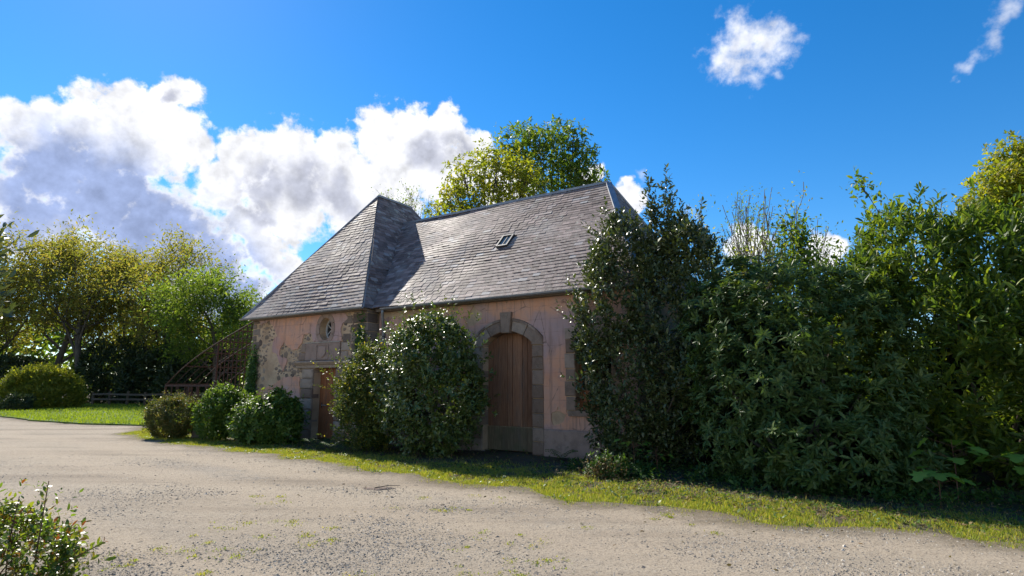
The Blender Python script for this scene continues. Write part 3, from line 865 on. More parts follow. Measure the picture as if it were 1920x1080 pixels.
rubble_zone(lambda a, b: -9.62 < a < -8.7 - (3.3 - b) * .5 and b > 2.2, 80, (.035, .16), 1)
rubble_zone(lambda a, b: -9.62 < a < -9.2 and 1.2 < b < 2.5, 22, (.04, .14), 2)
rubble_zone(lambda a, b: -8.5 < a < -7.0 and b > 1.85 and b < 3.1 and (a + 8.5) * .2 + 2.1 < b + .55, 90, (.03, .15), 3)
rubble_zone(lambda a, b: -8.7 < a < -7.4 and 1.75 < b < 2.1, 22, (.03, .12), 4)
rubble_zone(lambda a, b: -5.65 < a < -4.95 and b > 1.6, 34, (.05, .11), 5)

# roofs ----------------------------------------------------------------------------
pe = dict(l=-10.23, r=-4.50, f=-.645, b=7.27)
AP = (UM, 2.449, RP); BP = (UM, 4.174, RP)
pc = [(pe['l'], pe['f'], HP), (pe['r'], pe['f'], HP), (pe['r'], pe['b'], HP), (pe['l'], pe['b'], HP)]
proof = obj('pavilion_roof', mesh_py('pavilion_roof', pc + [AP, BP], [(0, 1, 4), (1, 2, 5, 4), (2, 3, 5), (3, 0, 4, 5), (3, 2, 1, 0)], M['slate']), house)
ME = dict(l=-6.9, r=3.394, f=-.25, b=6.56)
MRG = (1.27, 3.155, RM)
mroof = obj('wing_roof', mesh_py('wing_roof', [(ME['l'], ME['f'], HM), (ME['r'], ME['f'], HM), (ME['r'], ME['b'], HM), (ME['l'], ME['b'], HM), (ME['l'], 3.155, RM), MRG],
             [(0, 1, 5, 4), (1, 2, 5), (2, 3, 4, 5), (0, 4, 3), (3, 2, 1, 0)], M['slate']), house)


def clip_convex(poly, clip):
    out = poly
    for i in range(len(clip)):
        a, b = clip[i], clip[(i + 1) % len(clip)]
        inp, out = out, []
        side = lambda p: (b[0] - a[0]) * (p[1] - a[1]) - (b[1] - a[1]) * (p[0] - a[0])
        for k in range(len(inp)):
            p, q = inp[k], inp[(k + 1) % len(inp)]; sp, sq = side(p), side(q)
            if sp >= 0: out.append(p)
            if (sp >= 0) != (sq >= 0):
                t_ = sp / (sp - sq); out.append((p[0] + (q[0] - p[0]) * t_, p[1] + (q[1] - p[1]) * t_))
        if len(out) < 3: return []
    return out


def slate_roof(poly3, expo, width, seed, skip=None, quality=1):
    """poly3: convex, first edge is the eave from left to right. Returns list of (V, F, centre)."""
    rr = random.Random(seed)
    P = [Vector(p) for p in poly3]; U = (P[1] - P[0]).normalized()
    N = None
    for q in P[2:]:
        c = U.cross(q - P[0])
        if c.length > .1: N = c.normalized(); break
    if N.z < 0: N = -N
    S = N.cross(U).normalized()
    if S.z < 0: S = -S
    loc = [((p - P[0]).dot(U), (p - P[0]).dot(S)) for p in P]
    amin, amax, smax = min(a for a, s in loc), max(a for a, s in loc), max(s for a, s in loc)
    area = sum(loc[k][0] * loc[(k + 1) % len(loc)][1] - loc[(k + 1) % len(loc)][0] * loc[k][1] for k in range(len(loc)))
    if area < 0: loc = loc[::-1]
    res = []; row = 0; s0 = -.03
    loc2 = [(a, s if s > .01 else -.06) for a, s in loc]
    while s0 < smax:
        a = amin - rr.uniform(0, width)
        while a < amax:
            w = width * rr.uniform(.72, 1.25)
            top = s0 + expo * 1.45
            tail = s0 + rr.uniform(-.008, .008) - (.014 if rr.random() < .04 else 0)
            quad = [(a + .003, tail), (a + w - .003, tail + rr.uniform(-.006, .006)), (a + w - .003, top), (a + .003, top)]
            a += w
            q = clip_convex(quad, loc2)
            if len(q) < 3: continue
            ca = sum(x for x, y in q) / len(q); cs = sum(y for x, y in q) / len(q)
            c3 = P[0] + U * ca + S * cs
            if skip and skip(c3): continue
            lift = rr.uniform(0, .004) + (.004 if rr.random() < .05 else 0); tw = rr.uniform(-.03, .03)
            wob = .022 * math.sin(ca * 1.1 + 1.3 * math.sin(cs * .8 + seed)) + .016 * math.sin(cs * 1.9 + ca * .5 + seed) + .022
            hgt = lambda x, y: wob + .008 + .011 * max(0., (top - y) / (top - s0)) + lift * (top - y) / expo + tw * (x - ca) * .3
            n = len(q)
            V = [P[0] + U * x + S * y + N * hgt(x, y) for x, y in q] + [P[0] + U * x + S * y + N * (hgt(x, y) - .012) for x, y in q]
            F = [tuple(range(n))] + [(k, n + k, n + (k + 1) % n, (k + 1) % n) for k in range(n)]
            res.append((V, F, c3))
        s0 += expo * rr.uniform(.97, 1.03); row += 1
    return res


main_z = lambda p: RM - 1.062 * abs(p.y - 3.155)
pav_z = lambda p: min(HP + 1.5906 * (pe['r'] - p.x), HP + 1.476 * (p.y - pe['f']))
S_main = slate_roof([(-4.50, ME['f'], HM), (ME['r'], ME['f'], HM), MRG, (-6.80, 3.155, RM)], .135, .235, 1, lambda p: p.z < pav_z(p) - .03 if p.x < -4.5 else False)
# the skylight pierces the slope
sk_u0, sk_u1, sk_v0, sk_v1 = -1.36, -.98, 1.30, 1.68
S_main = [s for s in S_main if not (sk_u0 - .02 < s[2].x < sk_u1 + .02 and sk_v0 < s[2].y < sk_v1)]
S_hip = slate_roof([(ME['r'], ME['f'], HM), (ME['r'], ME['b'], HM), MRG], .135, .235, 2)
S_pf = slate_roof([pc[0], pc[1], AP], .135, .235, 3)
S_pr = slate_roof([pc[1], pc[2], BP, AP], .135, .235, 4, lambda p: p.z < main_z(p) - .05 and p.y > -.2)
camloc = house.matrix_world.inverted() if False else Matrix.Rotation(PHI, 4, 'Z') @ Matrix.Translation((0, -13.841, -1.6 + 1.6))
cl = camloc @ Vector((0, 0, 1.6))
S_main.sort(key=lambda s: (s[2] - cl).length if s[2].x < 2.2 else 99)
for V, F, c in S_main[:300]:
    obj('slate', mesh_py('slate', [v - c for v in V], F, M['slate']), mroof, c)
def join_slates(L, parent):
    mb = MB()
    for V, F, c in L: mb.add(V, F)
    o = mb.build('slate_courses', M['slate'], parent); o['kind'] = 'stuff'
join_slates(S_main[300:] + S_hip, mroof)
join_slates(S_pf + S_pr, proof)


def cap_strip(a, b, w, h, name, mat, parent, up=(0, 0, 1), n=6):
    for k in range(n):
        p = Vector(a).lerp(Vector(b), k / n + .002); q = Vector(a).lerp(Vector(b), (k + 1) / n + (.004 if k < n - 1 else 0))
        MB().bar(p + Vector((0, 0, .002 * (k % 2))), q + Vector((0, 0, .002 * (k % 2))), w, h, up).build(name, mat, parent)


d = Vector((0, 0, .03))
cap_strip(Vector((-6.75, 3.155, RM)) + d, Vector(MRG) + d, .13, .07, 'ridge_cap', M['zinc'], mroof)
cap_strip(Vector(MRG) + d, Vector((ME['r'], ME['f'], HM)) + d, .17, .05, 'hip_cap', M['zinc'], mroof, (.4, -.4, .8), 5)
cap_strip(Vector(MRG) + d, Vector((ME['r'], ME['b'], HM)) + d, .12, .05, 'hip_cap', M['zinc'], mroof, (.4, .4, .8), 5)
cap_strip(Vector(AP) + d, Vector(BP) + d, .12, .07, 'ridge_cap', M['zinc'], proof, n=3)
cap_strip(Vector(AP) + d * .6, Vector(pc[0]) + d * .6, .11, .05, 'hip_cap', M['zinc'], proof, (-.5, -.4, .8), 6)
cap_strip(Vector(BP) + d * .6, Vector(pc[2]) + d * .6, .10, .05, 'hip_cap', M['zinc'], proof, (.5, .4, .8), 6)

# skylight
sl = 1.062; c_, s_ = math.cos(math.atan(sl)), math.sin(math.atan(sl))
sky_l = empty('skylight', (0, 0, 0)); sky_l.parent = house
sky_l.location = ((sk_u0 + sk_u1) / 2, sk_v0, HM + sl * (sk_v0 + .25)); sky_l.rotation_euler = (math.atan(sl), 0, 0)
w, L = (sk_u1 - sk_u0) / 2, (sk_v1 - sk_v0) / c_
mb = MB(); mb.box(-w, -w + .045, 0, L, -.02, .095).box(w - .045, w, 0, L, -.02, .095).box(-w + .045, w - .045, 0, .05, -.02, .09).box(-w + .045, w - .045, L - .05, L, -.02, .095)
mb.build('frame', M['dark_metal'], sky_l)
MB().box(-w + .046, w - .046, .051, L - .051, .05, .06).build('pane', M['sky_glass'], sky_l)
MB().bar((0, .05, .068), (0, L - .05, .068), .02, .012).build('glazing_bar', M['dark_metal'], sky_l)


# gutters and downpipe
def gutter(a, b, out, parent):
    a, b, out = Vector(a), Vector(b), Vector(out); mb = MB(); n = 7; r = .06
    pts = []
    for base in (a, b):
        for r_ in (r, r - .006):
            for k in range(n):
                t_ = math.pi * k / (n - 1); pts.append(base + out * (r * 1.0 - r_ * math.cos(t_)) + Vector((0, 0, -r_ * math.sin(t_))))
    F = []
    for k in range(n - 1):
        F += [(k, k + 1, 2 * n + k + 1, 2 * n + k), (n + k, 3 * n + k, 3 * n + k + 1, n + k + 1), (k, n + k, n + k + 1, k + 1), (2 * n + k, 2 * n + k + 1, 3 * n + k + 1, 3 * n + k)]
    F += [(0, 2 * n, 3 * n, n), (n - 1, 2 * n - 1, 4 * n - 1, 3 * n - 1)]
    mb.add(pts, F); return mb.build('gutter', M['zinc'], parent)


gutter((pe['l'], pe['f'] - .01, HP - .005), (pe['r'] + .02, pe['f'] - .01, HP - .005), (0, -1, 0), house)
gutter((-4.15, ME['f'] - .01, HM - .005), (ME['r'], ME['f'] - .01, HM - .005), (0, -1, 0), house)
MB().tube([(-4.10, -.30, HM - .05), (-4.12, -.29, HM - .14), (-4.25, -.12, HM - .42), (-4.27, -.075, HM - .55), (-4.27, -.075, .1)], .042, 8).build('downpipe', M['zinc'], house, True)
for zq in (2.9, 1.8, .7):
    MB().tube([(-4.27, -.075, zq), (-4.27, -.075, zq + .03)], .05, 8).build('pipe_bracket', M['dark_metal'], house)
# wall plate beam showing under the eave of the wing
MB().box(-4.45, 3.1, -.23, -.003, HM - .085, HM - .012).build('eave_board', M['wood_grey'], house)
MB().box(-9.9, -4.55, -.62, -.42, HP - .075, HP - .012).build('eave_board', M['wood_grey'], house)

# ================================================================== rusty lean-to frame on the left of the house
gh = empty('greenhouse_frame', (0, 13.841, 0), 'rusty iron skeleton of a lean-to greenhouse against the end of the pink house', 'greenhouse', rz=-PHI)
GU0, GU1 = -10.02, -16.5
vs_ = [.2, 1.45, 2.7]
def gprof(t):   # t 0 at the wall, 1 at the eave
    u_ = GU0 + (GU1 - GU0) * t
    return u_, 4.02 - 1.9 * t - .55 * t ** 4
for v_ in vs_:
    MB().tube([(gprof(t)[0], v_, gprof(t)[1]) for t in np.linspace(0, 1, 13)], .026, 6).build('rafter', M['rust'], gh)
    MB().bar((GU1, v_, 0), (GU1, v_, 1.57), .06, .06).build('post', M['rust'], gh)
    MB().bar((GU0 - .03, v_, 0), (GU0 - .03, v_, 3.98), .05, .05).build('post', M['rust'], gh)
for t in (.12, .28, .45, .62, .8, 1.0):
    u_, z_ = gprof(t); MB().bar((u_, vs_[0], z_), (u_, vs_[-1], z_), .03 if t < 1 else .07, .045 if t < 1 else .09).build('purlin', M['rust'], gh)
for v_ in (.52, .83, 1.14, 1.76, 2.07, 2.38):
    MB().tube([(gprof(t)[0], v_, gprof(t)[1]) for t in np.linspace(0, 1, 9)], .012, 4).build('glazing_bar', M['rust'], gh)
for k in range(1, 26):
    t = k / 26; u_, z_ = gprof(t)
    if k in (12, 19): MB().bar((u_, vs_[0], 0), (u_, vs_[0], z_ if k == 12 else 1.54), .06, .06).build('post', M['rust'], gh)
    if t < .44: MB().bar((u_, vs_[0], .9), (u_, vs_[0], z_), .026, .026).build('glazing_bar', M['rust'], gh)
for z_ in (.75, 1.15, 1.57, 2.0, 2.42, 2.84, 3.2, 3.55):
    ts_ = [t for t in np.linspace(0, 1, 60) if gprof(t)[1] > z_]
    if ts_:
        tm = max(ts_) if z_ <= 1.6 else min(max(ts_), .99)
        MB().bar((GU0, vs_[0] + .012, z_), (gprof(min(tm, .44))[0], vs_[0] + .012, z_), .022, .03).build('cross_bar', M['rust'], gh)
MB().bar((GU1, vs_[0] - .01, 1.54), (GU1 + 3.4, vs_[0] - .01, 1.54), .05, .07).build('rail', M['rust'], gh)
for k in range(1, 8):
    u_ = GU1 + 3.4 * k / 7; MB().bar((u_, vs_[0] - .01, .0), (u_, vs_[0] - .01, 1.52), .03 if k != 4 else .055, .03).build('upright', M['rust'], gh)
for k in range(1, 6):
    v_ = vs_[0] + 2.5 * k / 6; MB().bar((GU1, v_, .0), (GU1, v_, 1.52), .03, .03).build('upright', M['rust'], gh)
for a, b in (((.02, 1.2), (.42, 3.1)), ((.06, .7), (.5, 2.2)), ((.0, 2.3), (.25, 3.5))):
    MB().bar((GU0 + (GU1 - GU0) * b[0], vs_[1], a[1]), (GU0 + (GU1 - GU0) * a[0], vs_[1], b[1]), .035, .035).build('brace', M['rust'], gh)

# ================================================================== post-and-rail fence by the lawn, and low stone pier
fx0, fy0, fx1, fy1 = -31.6, 44.0, -17.6, 38.4
fence = empty('rail_fence', (fx0, fy0, 0), 'low wooden post and rail fence behind the lawn', 'fence')
NP = 9
for k in range(NP):
    t = k / (NP - 1); h = random.uniform(.98, 1.1)
    MB().bar(((fx1 - fx0) * t, (fy1 - fy0) * t, 0), ((fx1 - fx0) * t + random.uniform(-.04, .04), (fy1 - fy0) * t, h), .14, .14).build('post', M['wood_fence'], fence)
    if k < NP - 1:
        t2 = (k + 1) / (NP - 1)
        for zq in (.50, .86):
            MB().bar(((fx1 - fx0) * t, (fy1 - fy0) * t - .09, zq + random.uniform(-.03, .03)), ((fx1 - fx0) * t2 - .02, (fy1 - fy0) * t2 - .09, zq + random.uniform(-.03, .03)), .05, .13).build('rail', M['wood_fence'], fence)
pier = empty('stone_pier', (-9.42, 17.75, 0), 'low grey stone pier standing between two clipped shrubs', 'pier')
V, F = prism(rect(-.16, .16, 0, .80), -.16, .16, .02, 3); obj('shaft', mesh_py('shaft', V, F, M['rubble']), pier)
V, F = prism(rect(-.20, .20, .805, .93), -.20, .20, .02, 4); obj('cap', mesh_py('cap', V, F, M['rubble']), pier)

# ================================================================== VEGETATION
CAMP = np.array([0, 0, 1.6])
# leaf templates: x along the leaf, y across, z up; unit length
T_DIAM = (np.array([(0, 0, 0), (.45, -.2, .05), (1, 0, -.06), (.45, .2, .05)]), np.array([(0, 1, 2), (0, 2, 3)]))
T_OVAL = (np.array([(0, 0, 0), (.35, -.21, .05), (.72, -.16, .03), (1, 0, -.08), (.72, .16, .03), (.35, .21, .05)]),
          np.array([(0, 1, 5), (1, 2, 4), (1, 4, 5), (2, 3, 4)]))
T_LONG = (np.array([(0, 0, 0), (.3, -.125, .045), (.7, -.13, .02), (1, 0, -.10), (.7, .13, .02), (.3, .125, .045), (.5, 0, .0)]),
          np.array([(0, 1, 6), (1, 2, 6), (2, 3, 6), (3, 4, 6), (4, 5, 6), (5, 0, 6)]))
_lob = [(0, 0), (.10, -.16), (.02, -.42), (.30, -.30), (.42, -.52), (.55, -.24), (.78, -.26), (1, 0), (.78, .26), (.55, .24), (.42, .52), (.30, .30), (.02, .42), (.10, .16)]
T_LOBED = (np.array([(x, y, .05 * abs(y) - .08 * x * x) for x, y in _lob] + [(.4, 0, .02)]), np.array([(k, (k + 1) % 14, 14) for k in range(14)]))


def unit(a): return a / (np.linalg.norm(a, axis=-1, keepdims=True) + 1e-9)


def frames(d, up):
    d = unit(d); b = unit(np.cross(up, d)); n = np.cross(d, b); return d, b, n


def leaf_arrays(p, d, up, s, T):
    tv, tf = T
    d, b, n = frames(d, up)
    V = p[:, None, :] + s[:, None, None] * (tv[None, :, 0:1] * d[:, None] + tv[None, :, 1:2] * b[:, None] + tv[None, :, 2:3] * n[:, None])
    F = tf[None] + (np.arange(len(p)) * len(tv))[:, None, None]
    return V.reshape(-1, 3), F.reshape(-1, 3)


def shoots(rg, P, A, length, k, alpha, size, droop=.0, size_var=.33, tip=True):
    """k leaves spiralling up each shoot; P base points, A unit axes."""
    n = len(P); A = unit(A)
    e1 = unit(np.cross(A, rg.normal(size=(n, 3)))); e2 = np.cross(A, e1)
    t = (np.arange(k) + .5) / k
    ph = rg.random((n, 1)) * 6.28 + np.arange(k)[None] * 2.4 + rg.normal(size=(n, k)) * .3
    al = alpha[0] + (alpha[1] - alpha[0]) * t[None] + rg.normal(size=(n, k)) * .18
    L = np.asarray(length) * np.ones(n)
    p = P[:, None] + A[:, None] * (L[:, None] * t[None])[..., None]
    rad = e1[:, None] * np.cos(ph)[..., None] + e2[:, None] * np.sin(ph)[..., None]
    d = A[:, None] * np.cos(al)[..., None] + rad * np.sin(al)[..., None]
    d[..., 2] -= droop * rg.random((n, k))
    up = A[:, None] * 1.0 - d * .0 + rad * .001 + rg.normal(size=(n, k, 3)) * .18
    s = size * (1 + size_var * rg.normal(size=(n, k))).clip(.4, 1.8)
    return p.reshape(-1, 3), d.reshape(-1, 3), up.reshape(-1, 3), s.reshape(-1)


def shell(rg, ells, n, seed, lump=.14, freq=2.2, inner=.12, zmin=.05, back=.35):
    """points and normals on the outside of a union of ellipsoids, thinned on the far side."""
    area = np.array([(r[0] * r[1] + r[1] * r[2] + r[0] * r[2]) for c, r in ells]); w = area / area.sum()
    Ps, Ns = [], []
    for (c, r), q in zip(ells, w):
        m = int(n * q * 1.9) + 5; c = np.array(c, float); r = np.array(r, float)
        u = unit(rg.normal(size=(m, 3)))
        k = 1 + lump * pnoise(u * r + c, seed, freq, 3) - inner * rg.random(m) ** 1.6
        Ps.append(c + u * r * k[:, None]); Ns.append(unit(u / r))
    P = np.concatenate(Ps); N = np.concatenate(Ns)
    keep = P[:, 2] > zmin
    for c, r in ells:
        q = np.linalg.norm((P - np.array(c)) / np.array(r), axis=1); keep &= ~(q < .80)
    facing = ((CAMP - P) * N).sum(1) > 0
    keep &= facing | (N[:, 2] > .5) | (rg.random(len(P)) < back)
    P, N = P[keep], N[keep]
    if len(P) > n:
        i = rg.permutation(len(P))[:n]; P, N = P[i], N[i]
    return P, N


def leaf_crown(name, base, arrs, T, mat, parent, n_leaf=0, seed=0, leaf_name='leaf', pick=2200):
    """joined foliage part; the leaves that show largest become objects of their own."""
    p, d, up, s = [np.concatenate(x) for x in zip(*arrs)]
    base = np.array(base, float)
    sel = np.zeros(len(p), bool)
    if n_leaf:
        dist = np.linalg.norm(p - CAMP, axis=1) / (s + 1e-6)
        inview = (np.abs(p[:, 0] / np.maximum(p[:, 1], .1)) < .88) & (p[:, 1] > 1)
        dist[~inview] = 1e9
        i = np.argsort(dist)[:pick]; i = np.random.default_rng(seed).permutation(i)[:n_leaf]; sel[i] = True
    V, F = leaf_arrays(p[~sel] - base, d[~sel], up[~sel], s[~sel], T)
    crown = obj(name, mesh_np(name, V, F, mat), parent); crown['kind'] = 'stuff'
    if n_leaf:
        me = mesh_np('leaf', T[0], T[1], mat)
        dd, bb, nn = frames(d[sel], up[sel])
        for q in range(len(dd)):
            o = bpy.data.objects.new(leaf_name, me)
            m = Matrix.Identity(4); k = s[sel][q]
            for r_ in range(3):
                m[r_][0] = dd[q][r_] * k; m[r_][1] = bb[q][r_] * k; m[r_][2] = nn[q][r_] * k; m[r_][3] = p[sel][q][r_] - base[r_]
            o.matrix_local = m
            link(o, parent); o.matrix_local = m
    return crown


def stems(base, targets, r0, mat, parent, rg, name='stem', n=5):
    mb = MB()
    for t_ in targets:
        a = np.array([rg.normal() * .12, rg.normal() * .12, 0]); b = np.array(t_) - np.array(base)
        pts = [a + (b - a) * k / n + (rg.normal(size=3) * .05 * np.linalg.norm(b) * .25 if 0 < k < n else 0) for k in range(n + 1)]
        mb.tube(pts, [r0 * (1 - .8 * k / n) for k in range(n + 1)], 5, False)
    return mb.build(name, mat, parent, True)


def bush(name, base, ells, label, cat, leafm, T, size, n_shoots, k, length, alpha, seed, group=None, upw=.5, lump=.14, freq=2.2, n_leaf=0,
         droop=0., stem_r=.03, barkm='bark', inner=.15, extra=None, back=.35, stem_n=9, pick=2200, sprig=.3, lobes=9):
    rg = np.random.default_rng(seed)
    root = empty(name, base, label, cat, group)
    ells = [(np.array(c, float), np.array(r, float)) for c, r in ells]
    big = sorted(ells, key=lambda e: -e[1].prod())[:4]
    for q in range(lobes):
        c, r = big[rg.integers(len(big))]; u = unit(rg.normal(size=3) + np.array([0, -.5, .25])); m = r.mean() * rg.uniform(.2, .38)
        pc_ = c + u * r * rg.uniform(.85, 1.05)
        if pc_[2] > m * .6: ells.append((pc_, np.array([m, m, m * rg.uniform(.8, 1.25)])))
    P, N = shell(rg, ells, n_shoots, seed, lump, freq, inner, back=back)
    A = unit(N * (1 - upw) + np.array([0, 0, upw]) + rg.normal(size=P.shape) * .22)
    hol = pnoise(P, seed + 7, freq * 1.6, 2); kp = hol + .25 * rg.normal(size=len(P)) > -.42
    P, N, A = P[kp], N[kp], A[kp]
    ext = (rg.random(len(P)) < .16) * rg.random(len(P)) ** 1.5 * sprig
    P = P + A * ext[:, None]
    arr = [shoots(rg, P - A * length * .6, A, length * (1 + .3 * rg.normal(size=len(P))).clip(.4, 2), k, alpha, size, droop)]
    # looser leaves through the inside
    m = n_shoots // 4
    P2, N2 = shell(rg, [(c, np.array(r) * .78) for c, r in ells], m, seed + 1, lump, freq, .3, back=back)
    arr.append(shoots(rg, P2, unit(N2 + rg.normal(size=P2.shape) * .5), length, k, alpha, size * 1.1, droop))
    if extra: arr += extra(rg)
    leaf_crown('foliage', base, arr, T, M[leafm], root, n_leaf, seed, pick=pick)
    tg = P[rg.permutation(len(P))[:stem_n]]
    stems(base, [t_ * .93 + np.array(base) * .07 for t_ in tg], stem_r, M[barkm], root, rg)
    return root


def leader(rg, p, h, k, size, lean=.06, alpha=(1.1, .5)):
    """one upright leading shoot clothed with leaves and side twigs."""
    p = np.array(p, float); out = []
    n = max(3, int(h / .14)); ax = unit(np.array([rg.normal() * lean, rg.normal() * lean, 1.]))
    P = np.array([p + ax * h * q / n for q in range(n)])
    out.append(shoots(rg, P, np.repeat(ax[None], n, 0), h / n, k, (alpha[0], alpha[1]), size))
    ns = n * 3; tq = rg.random(ns)
    side = unit(rg.normal(size=(ns, 3)) * np.array([1, 1, .3]) + np.array([0, 0, .8]))
    out.append(shoots(rg, p + ax[None] * (h * tq * .85)[:, None] + side * (.17 * (1 - tq))[:, None], side, .12 + .24 * (1 - tq), k, alpha, size))
    return out


# ---- tall bay-like evergreen at the right corner of the house
bay_e = [((2.62, 12.0, 1.6), (1.14, .95, 1.7)), ((2.3, 12.2, 2.9), (1.0, .85, 1.5)), ((3.3, 11.7, 2.2), (1.05, .9, 2.3)), ((3.6, 11.6, 3.4), (.75, .7, 1.5)), ((2.35, 12.2, 4.2), (.5, .5, 1.0)),
         ((2.3, 11.9, .9), (.75, .65, .95))]
def bay_extra(rg):
    o = []
    for x, y, z0, h in ((3.22, 11.9, 4.5, 1.55), (2.92, 12.0, 4.3, 1.15), (3.5, 11.8, 4.3, .95), (3.82, 11.6, 4.2, .65), (2.12, 12.4, 4.5, 1.05), (2.42, 12.2, 4.6, .7), (2.68, 12.1, 4.3, .9), (3.05, 11.8, 4.4, 1.1), (3.95, 11.6, 4.1, .5),
                        (3.32, 11.7, 4.5, 1.1), (3.65, 11.7, 4.4, .9), (2.85, 11.9, 4.4, .8), (3.45, 11.6, 4.0, 1.0), (3.12, 11.9, 4.7, 1.3), (1.85, 12.4, 3.9, .8), (2.25, 12.1, 4.7, .5)):
        o += leader(rg, (x, y, z0 - .45), h * 1.12 + .5, 6, .088)
    return o
bush('bay_tree', (2.8, 12.0, 0), bay_e, 'tall dark glossy evergreen with upright pointed shoots at the house corner', 'tree', 'lf_bay', T_OVAL, .088, 8200, 6, .20, (1.2, .45), 51,
     sprig=.5, upw=.66, lump=.26, freq=2.8, n_leaf=200, extra=bay_extra, stem_r=.05, inner=.2)

# ---- rhododendron
rh_e = [((4.6, 9.9, 1.6), (1.35, 1.1, 1.75)), ((5.6, 9.6, 1.5), (1.15, 1.0, 1.75)), ((4.9, 10.3, 2.75), (1.25, 1.0, 1.1)), ((4.0, 10.1, 1.2), (.85, .85, 1.4)), ((5.9, 9.9, 2.6), (.9, .9, .95)), ((5.0, 9.2, .75), (1.25, .8, .8)), ((5.1, 8.95, .55), (1.15, .65, .6)), ((4.3, 9.4, .6), (.8, .65, .7)),
        ((3.9, 10.5, 2.6), (.75, .7, 1.0))]
bush('rhododendron', (4.9, 10.0, 0), rh_e, 'broad dark rhododendron with leaves in whorls beside the grass verge', 'shrub', 'lf_rhodo', T_LONG, .108, 4600, 10, .05, (1.4, .95), 61,
     sprig=.25, upw=.42, lump=.24, freq=2.8, n_leaf=280, droop=.1, stem_r=.04, inner=.2)

# ---- cherry laurel
la_e = [((7.3, 9.6, 2.15), (1.2, 1.1, 1.75)), ((8.4, 9.1, 2.3), (1.3, 1.1, 1.75)), ((7.2, 10.0, 3.6), (.95, .9, 1.0)), ((8.3, 9.6, 3.5), (1.2, 1.0, .95)), ((6.35, 10.1, 2.9), (.7, .7, .75)), ((9.6, 8.8, 2.2), (1.2, 1.2, 2.0)), ((8.3, 9.2, .9), (1.2, .8, .9)), ((7.0, 9.9, .9), (.9, .7, .9)), ((6.6, 10.1, 1.9), (.7, .6, 1.6)),
        ((9.5, 9.4, 3.6), (1.1, 1.0, 1.0))]
def la_extra(rg):
    o = []
    for x, y, z0, h in ((7.25, 10.0, 4.3, .85), (7.5, 9.9, 4.3, .6), (6.9, 10.1, 4.0, .55), (8.0, 9.5, 4.2, .55), (8.5, 9.3, 4.2, .5), (7.8, 9.7, 4.2, .5), (8.9, 9.3, 4.2, .6), (6.4, 10.1, 3.4, .5), (7.0, 9.8, 4.2, .5)):
        o += leader(rg, (x, y, z0 - .2), h + .2, 4, .125, .1, (1.1, .4))
    return o
bush('cherry_laurel', (7.8, 9.6, 0), la_e, 'tall bright green laurel with long leaves standing right beside the rhododendron', 'shrub', 'lf_laurel', T_LONG, .14, 7400, 6, .20, (1.25, .35), 71,
     sprig=.45, upw=.6, lump=.2, n_leaf=280, droop=.15, extra=la_extra, stem_r=.045, inner=.2)

# ---- camellia by the carriage door, speckled shrub beside it, shrubs before the pavilion
bush('camellia', (-1.9, 13.6, 0), [((-1.9, 13.5, 1.15), (1.05, .85, 1.2)), ((-2.0, 13.6, 2.1), (.9, .75, .95)), ((-1.45, 13.3, 1.45), (.75, .7, 1.1)), ((-2.5, 13.9, 1.7), (.7, .65, .95)), ((-1.85, 13.6, 2.75), (.55, .5, .5)), ((-1.4, 13.4, 2.2), (.5, .5, .6)), ((-2.35, 13.8, 2.45), (.45, .45, .5))],
     'rounded glossy camellia beside the arched door', 'shrub', 'lf_camellia', T_OVAL, .085, 6200, 6, .16, (1.3, .7), 81, upw=.45, lump=.3, freq=3.2, sprig=.65, lobes=18, n_leaf=120, stem_r=.035)
def sp_extra(rg):
    o = []
    for x, y, z, dx, dz, L in ((-4.4, 14.8, 1.7, -.8, .5, .9), (-4.3, 14.8, 1.4, -1., .25, .8), (-4.0, 14.9, 2.1, -.4, .9, .7), (-3.7, 14.9, 2.2, 0, 1, .6), (-4.3, 14.8, 1.9, -.6, .7, .7), (-3.5, 14.9, 2.2, .2, 1., .5)):
        ax = unit(np.array([dx, 0, dz])); n = 8
        P = np.array([np.array([x, y, z]) + ax * L * q / n for q in range(n)])
        o.append(shoots(rg, P, np.repeat(ax[None], n, 0), L / n, 4, (1.2, .6), .06))
    return o
bush('speckled_shrub', (-3.6, 14.6, 0), [((-3.55, 14.5, .8), (.75, .7, .95)), ((-3.5, 14.7, 1.7), (.65, .6, .8)), ((-3.0, 14.3, 1.2), (.6, .6, 1.1)), ((-3.95, 14.7, 1.45), (.5, .45, .5))],
     'loose shrub speckled with yellow leaves half covering the small plank door', 'shrub', 'lf_spotted', T_OVAL, .065, 5200, 6, .16, (1.2, .6), 91, upw=.5, lump=.28, freq=3.4, sprig=.6, lobes=14, stem_r=.022, extra=sp_extra)
bush('clipped_shrub', (-10.2, 17.5, 0), [((-10.25, 17.6, .55), (.62, .6, .62)), ((-9.9, 17.5, .6), (.5, .55, .55))],
     'bronze tipped clipped shrub left of the stone pier', 'shrub', 'lf_hedge', T_DIAM, .06, 3600, 5, .11, (1.2, .7), 101, lobes=3, upw=.5, lump=.1, stem_r=.015)
bush('leafy_shrub', (-8.55, 17.0, 0), [((-8.6, 17.0, .65), (.52, .5, .68)), ((-8.3, 17.0, .85), (.45, .45, .5)), ((-8.0, 16.9, .75), (.4, .4, .6))],
     'upright pale leafy shrub right of the stone pier', 'shrub', 'lf_bright', T_OVAL, .085, 2600, 5, .15, (1.2, .6), 111, upw=.6, lump=.2, freq=3, stem_r=.015)
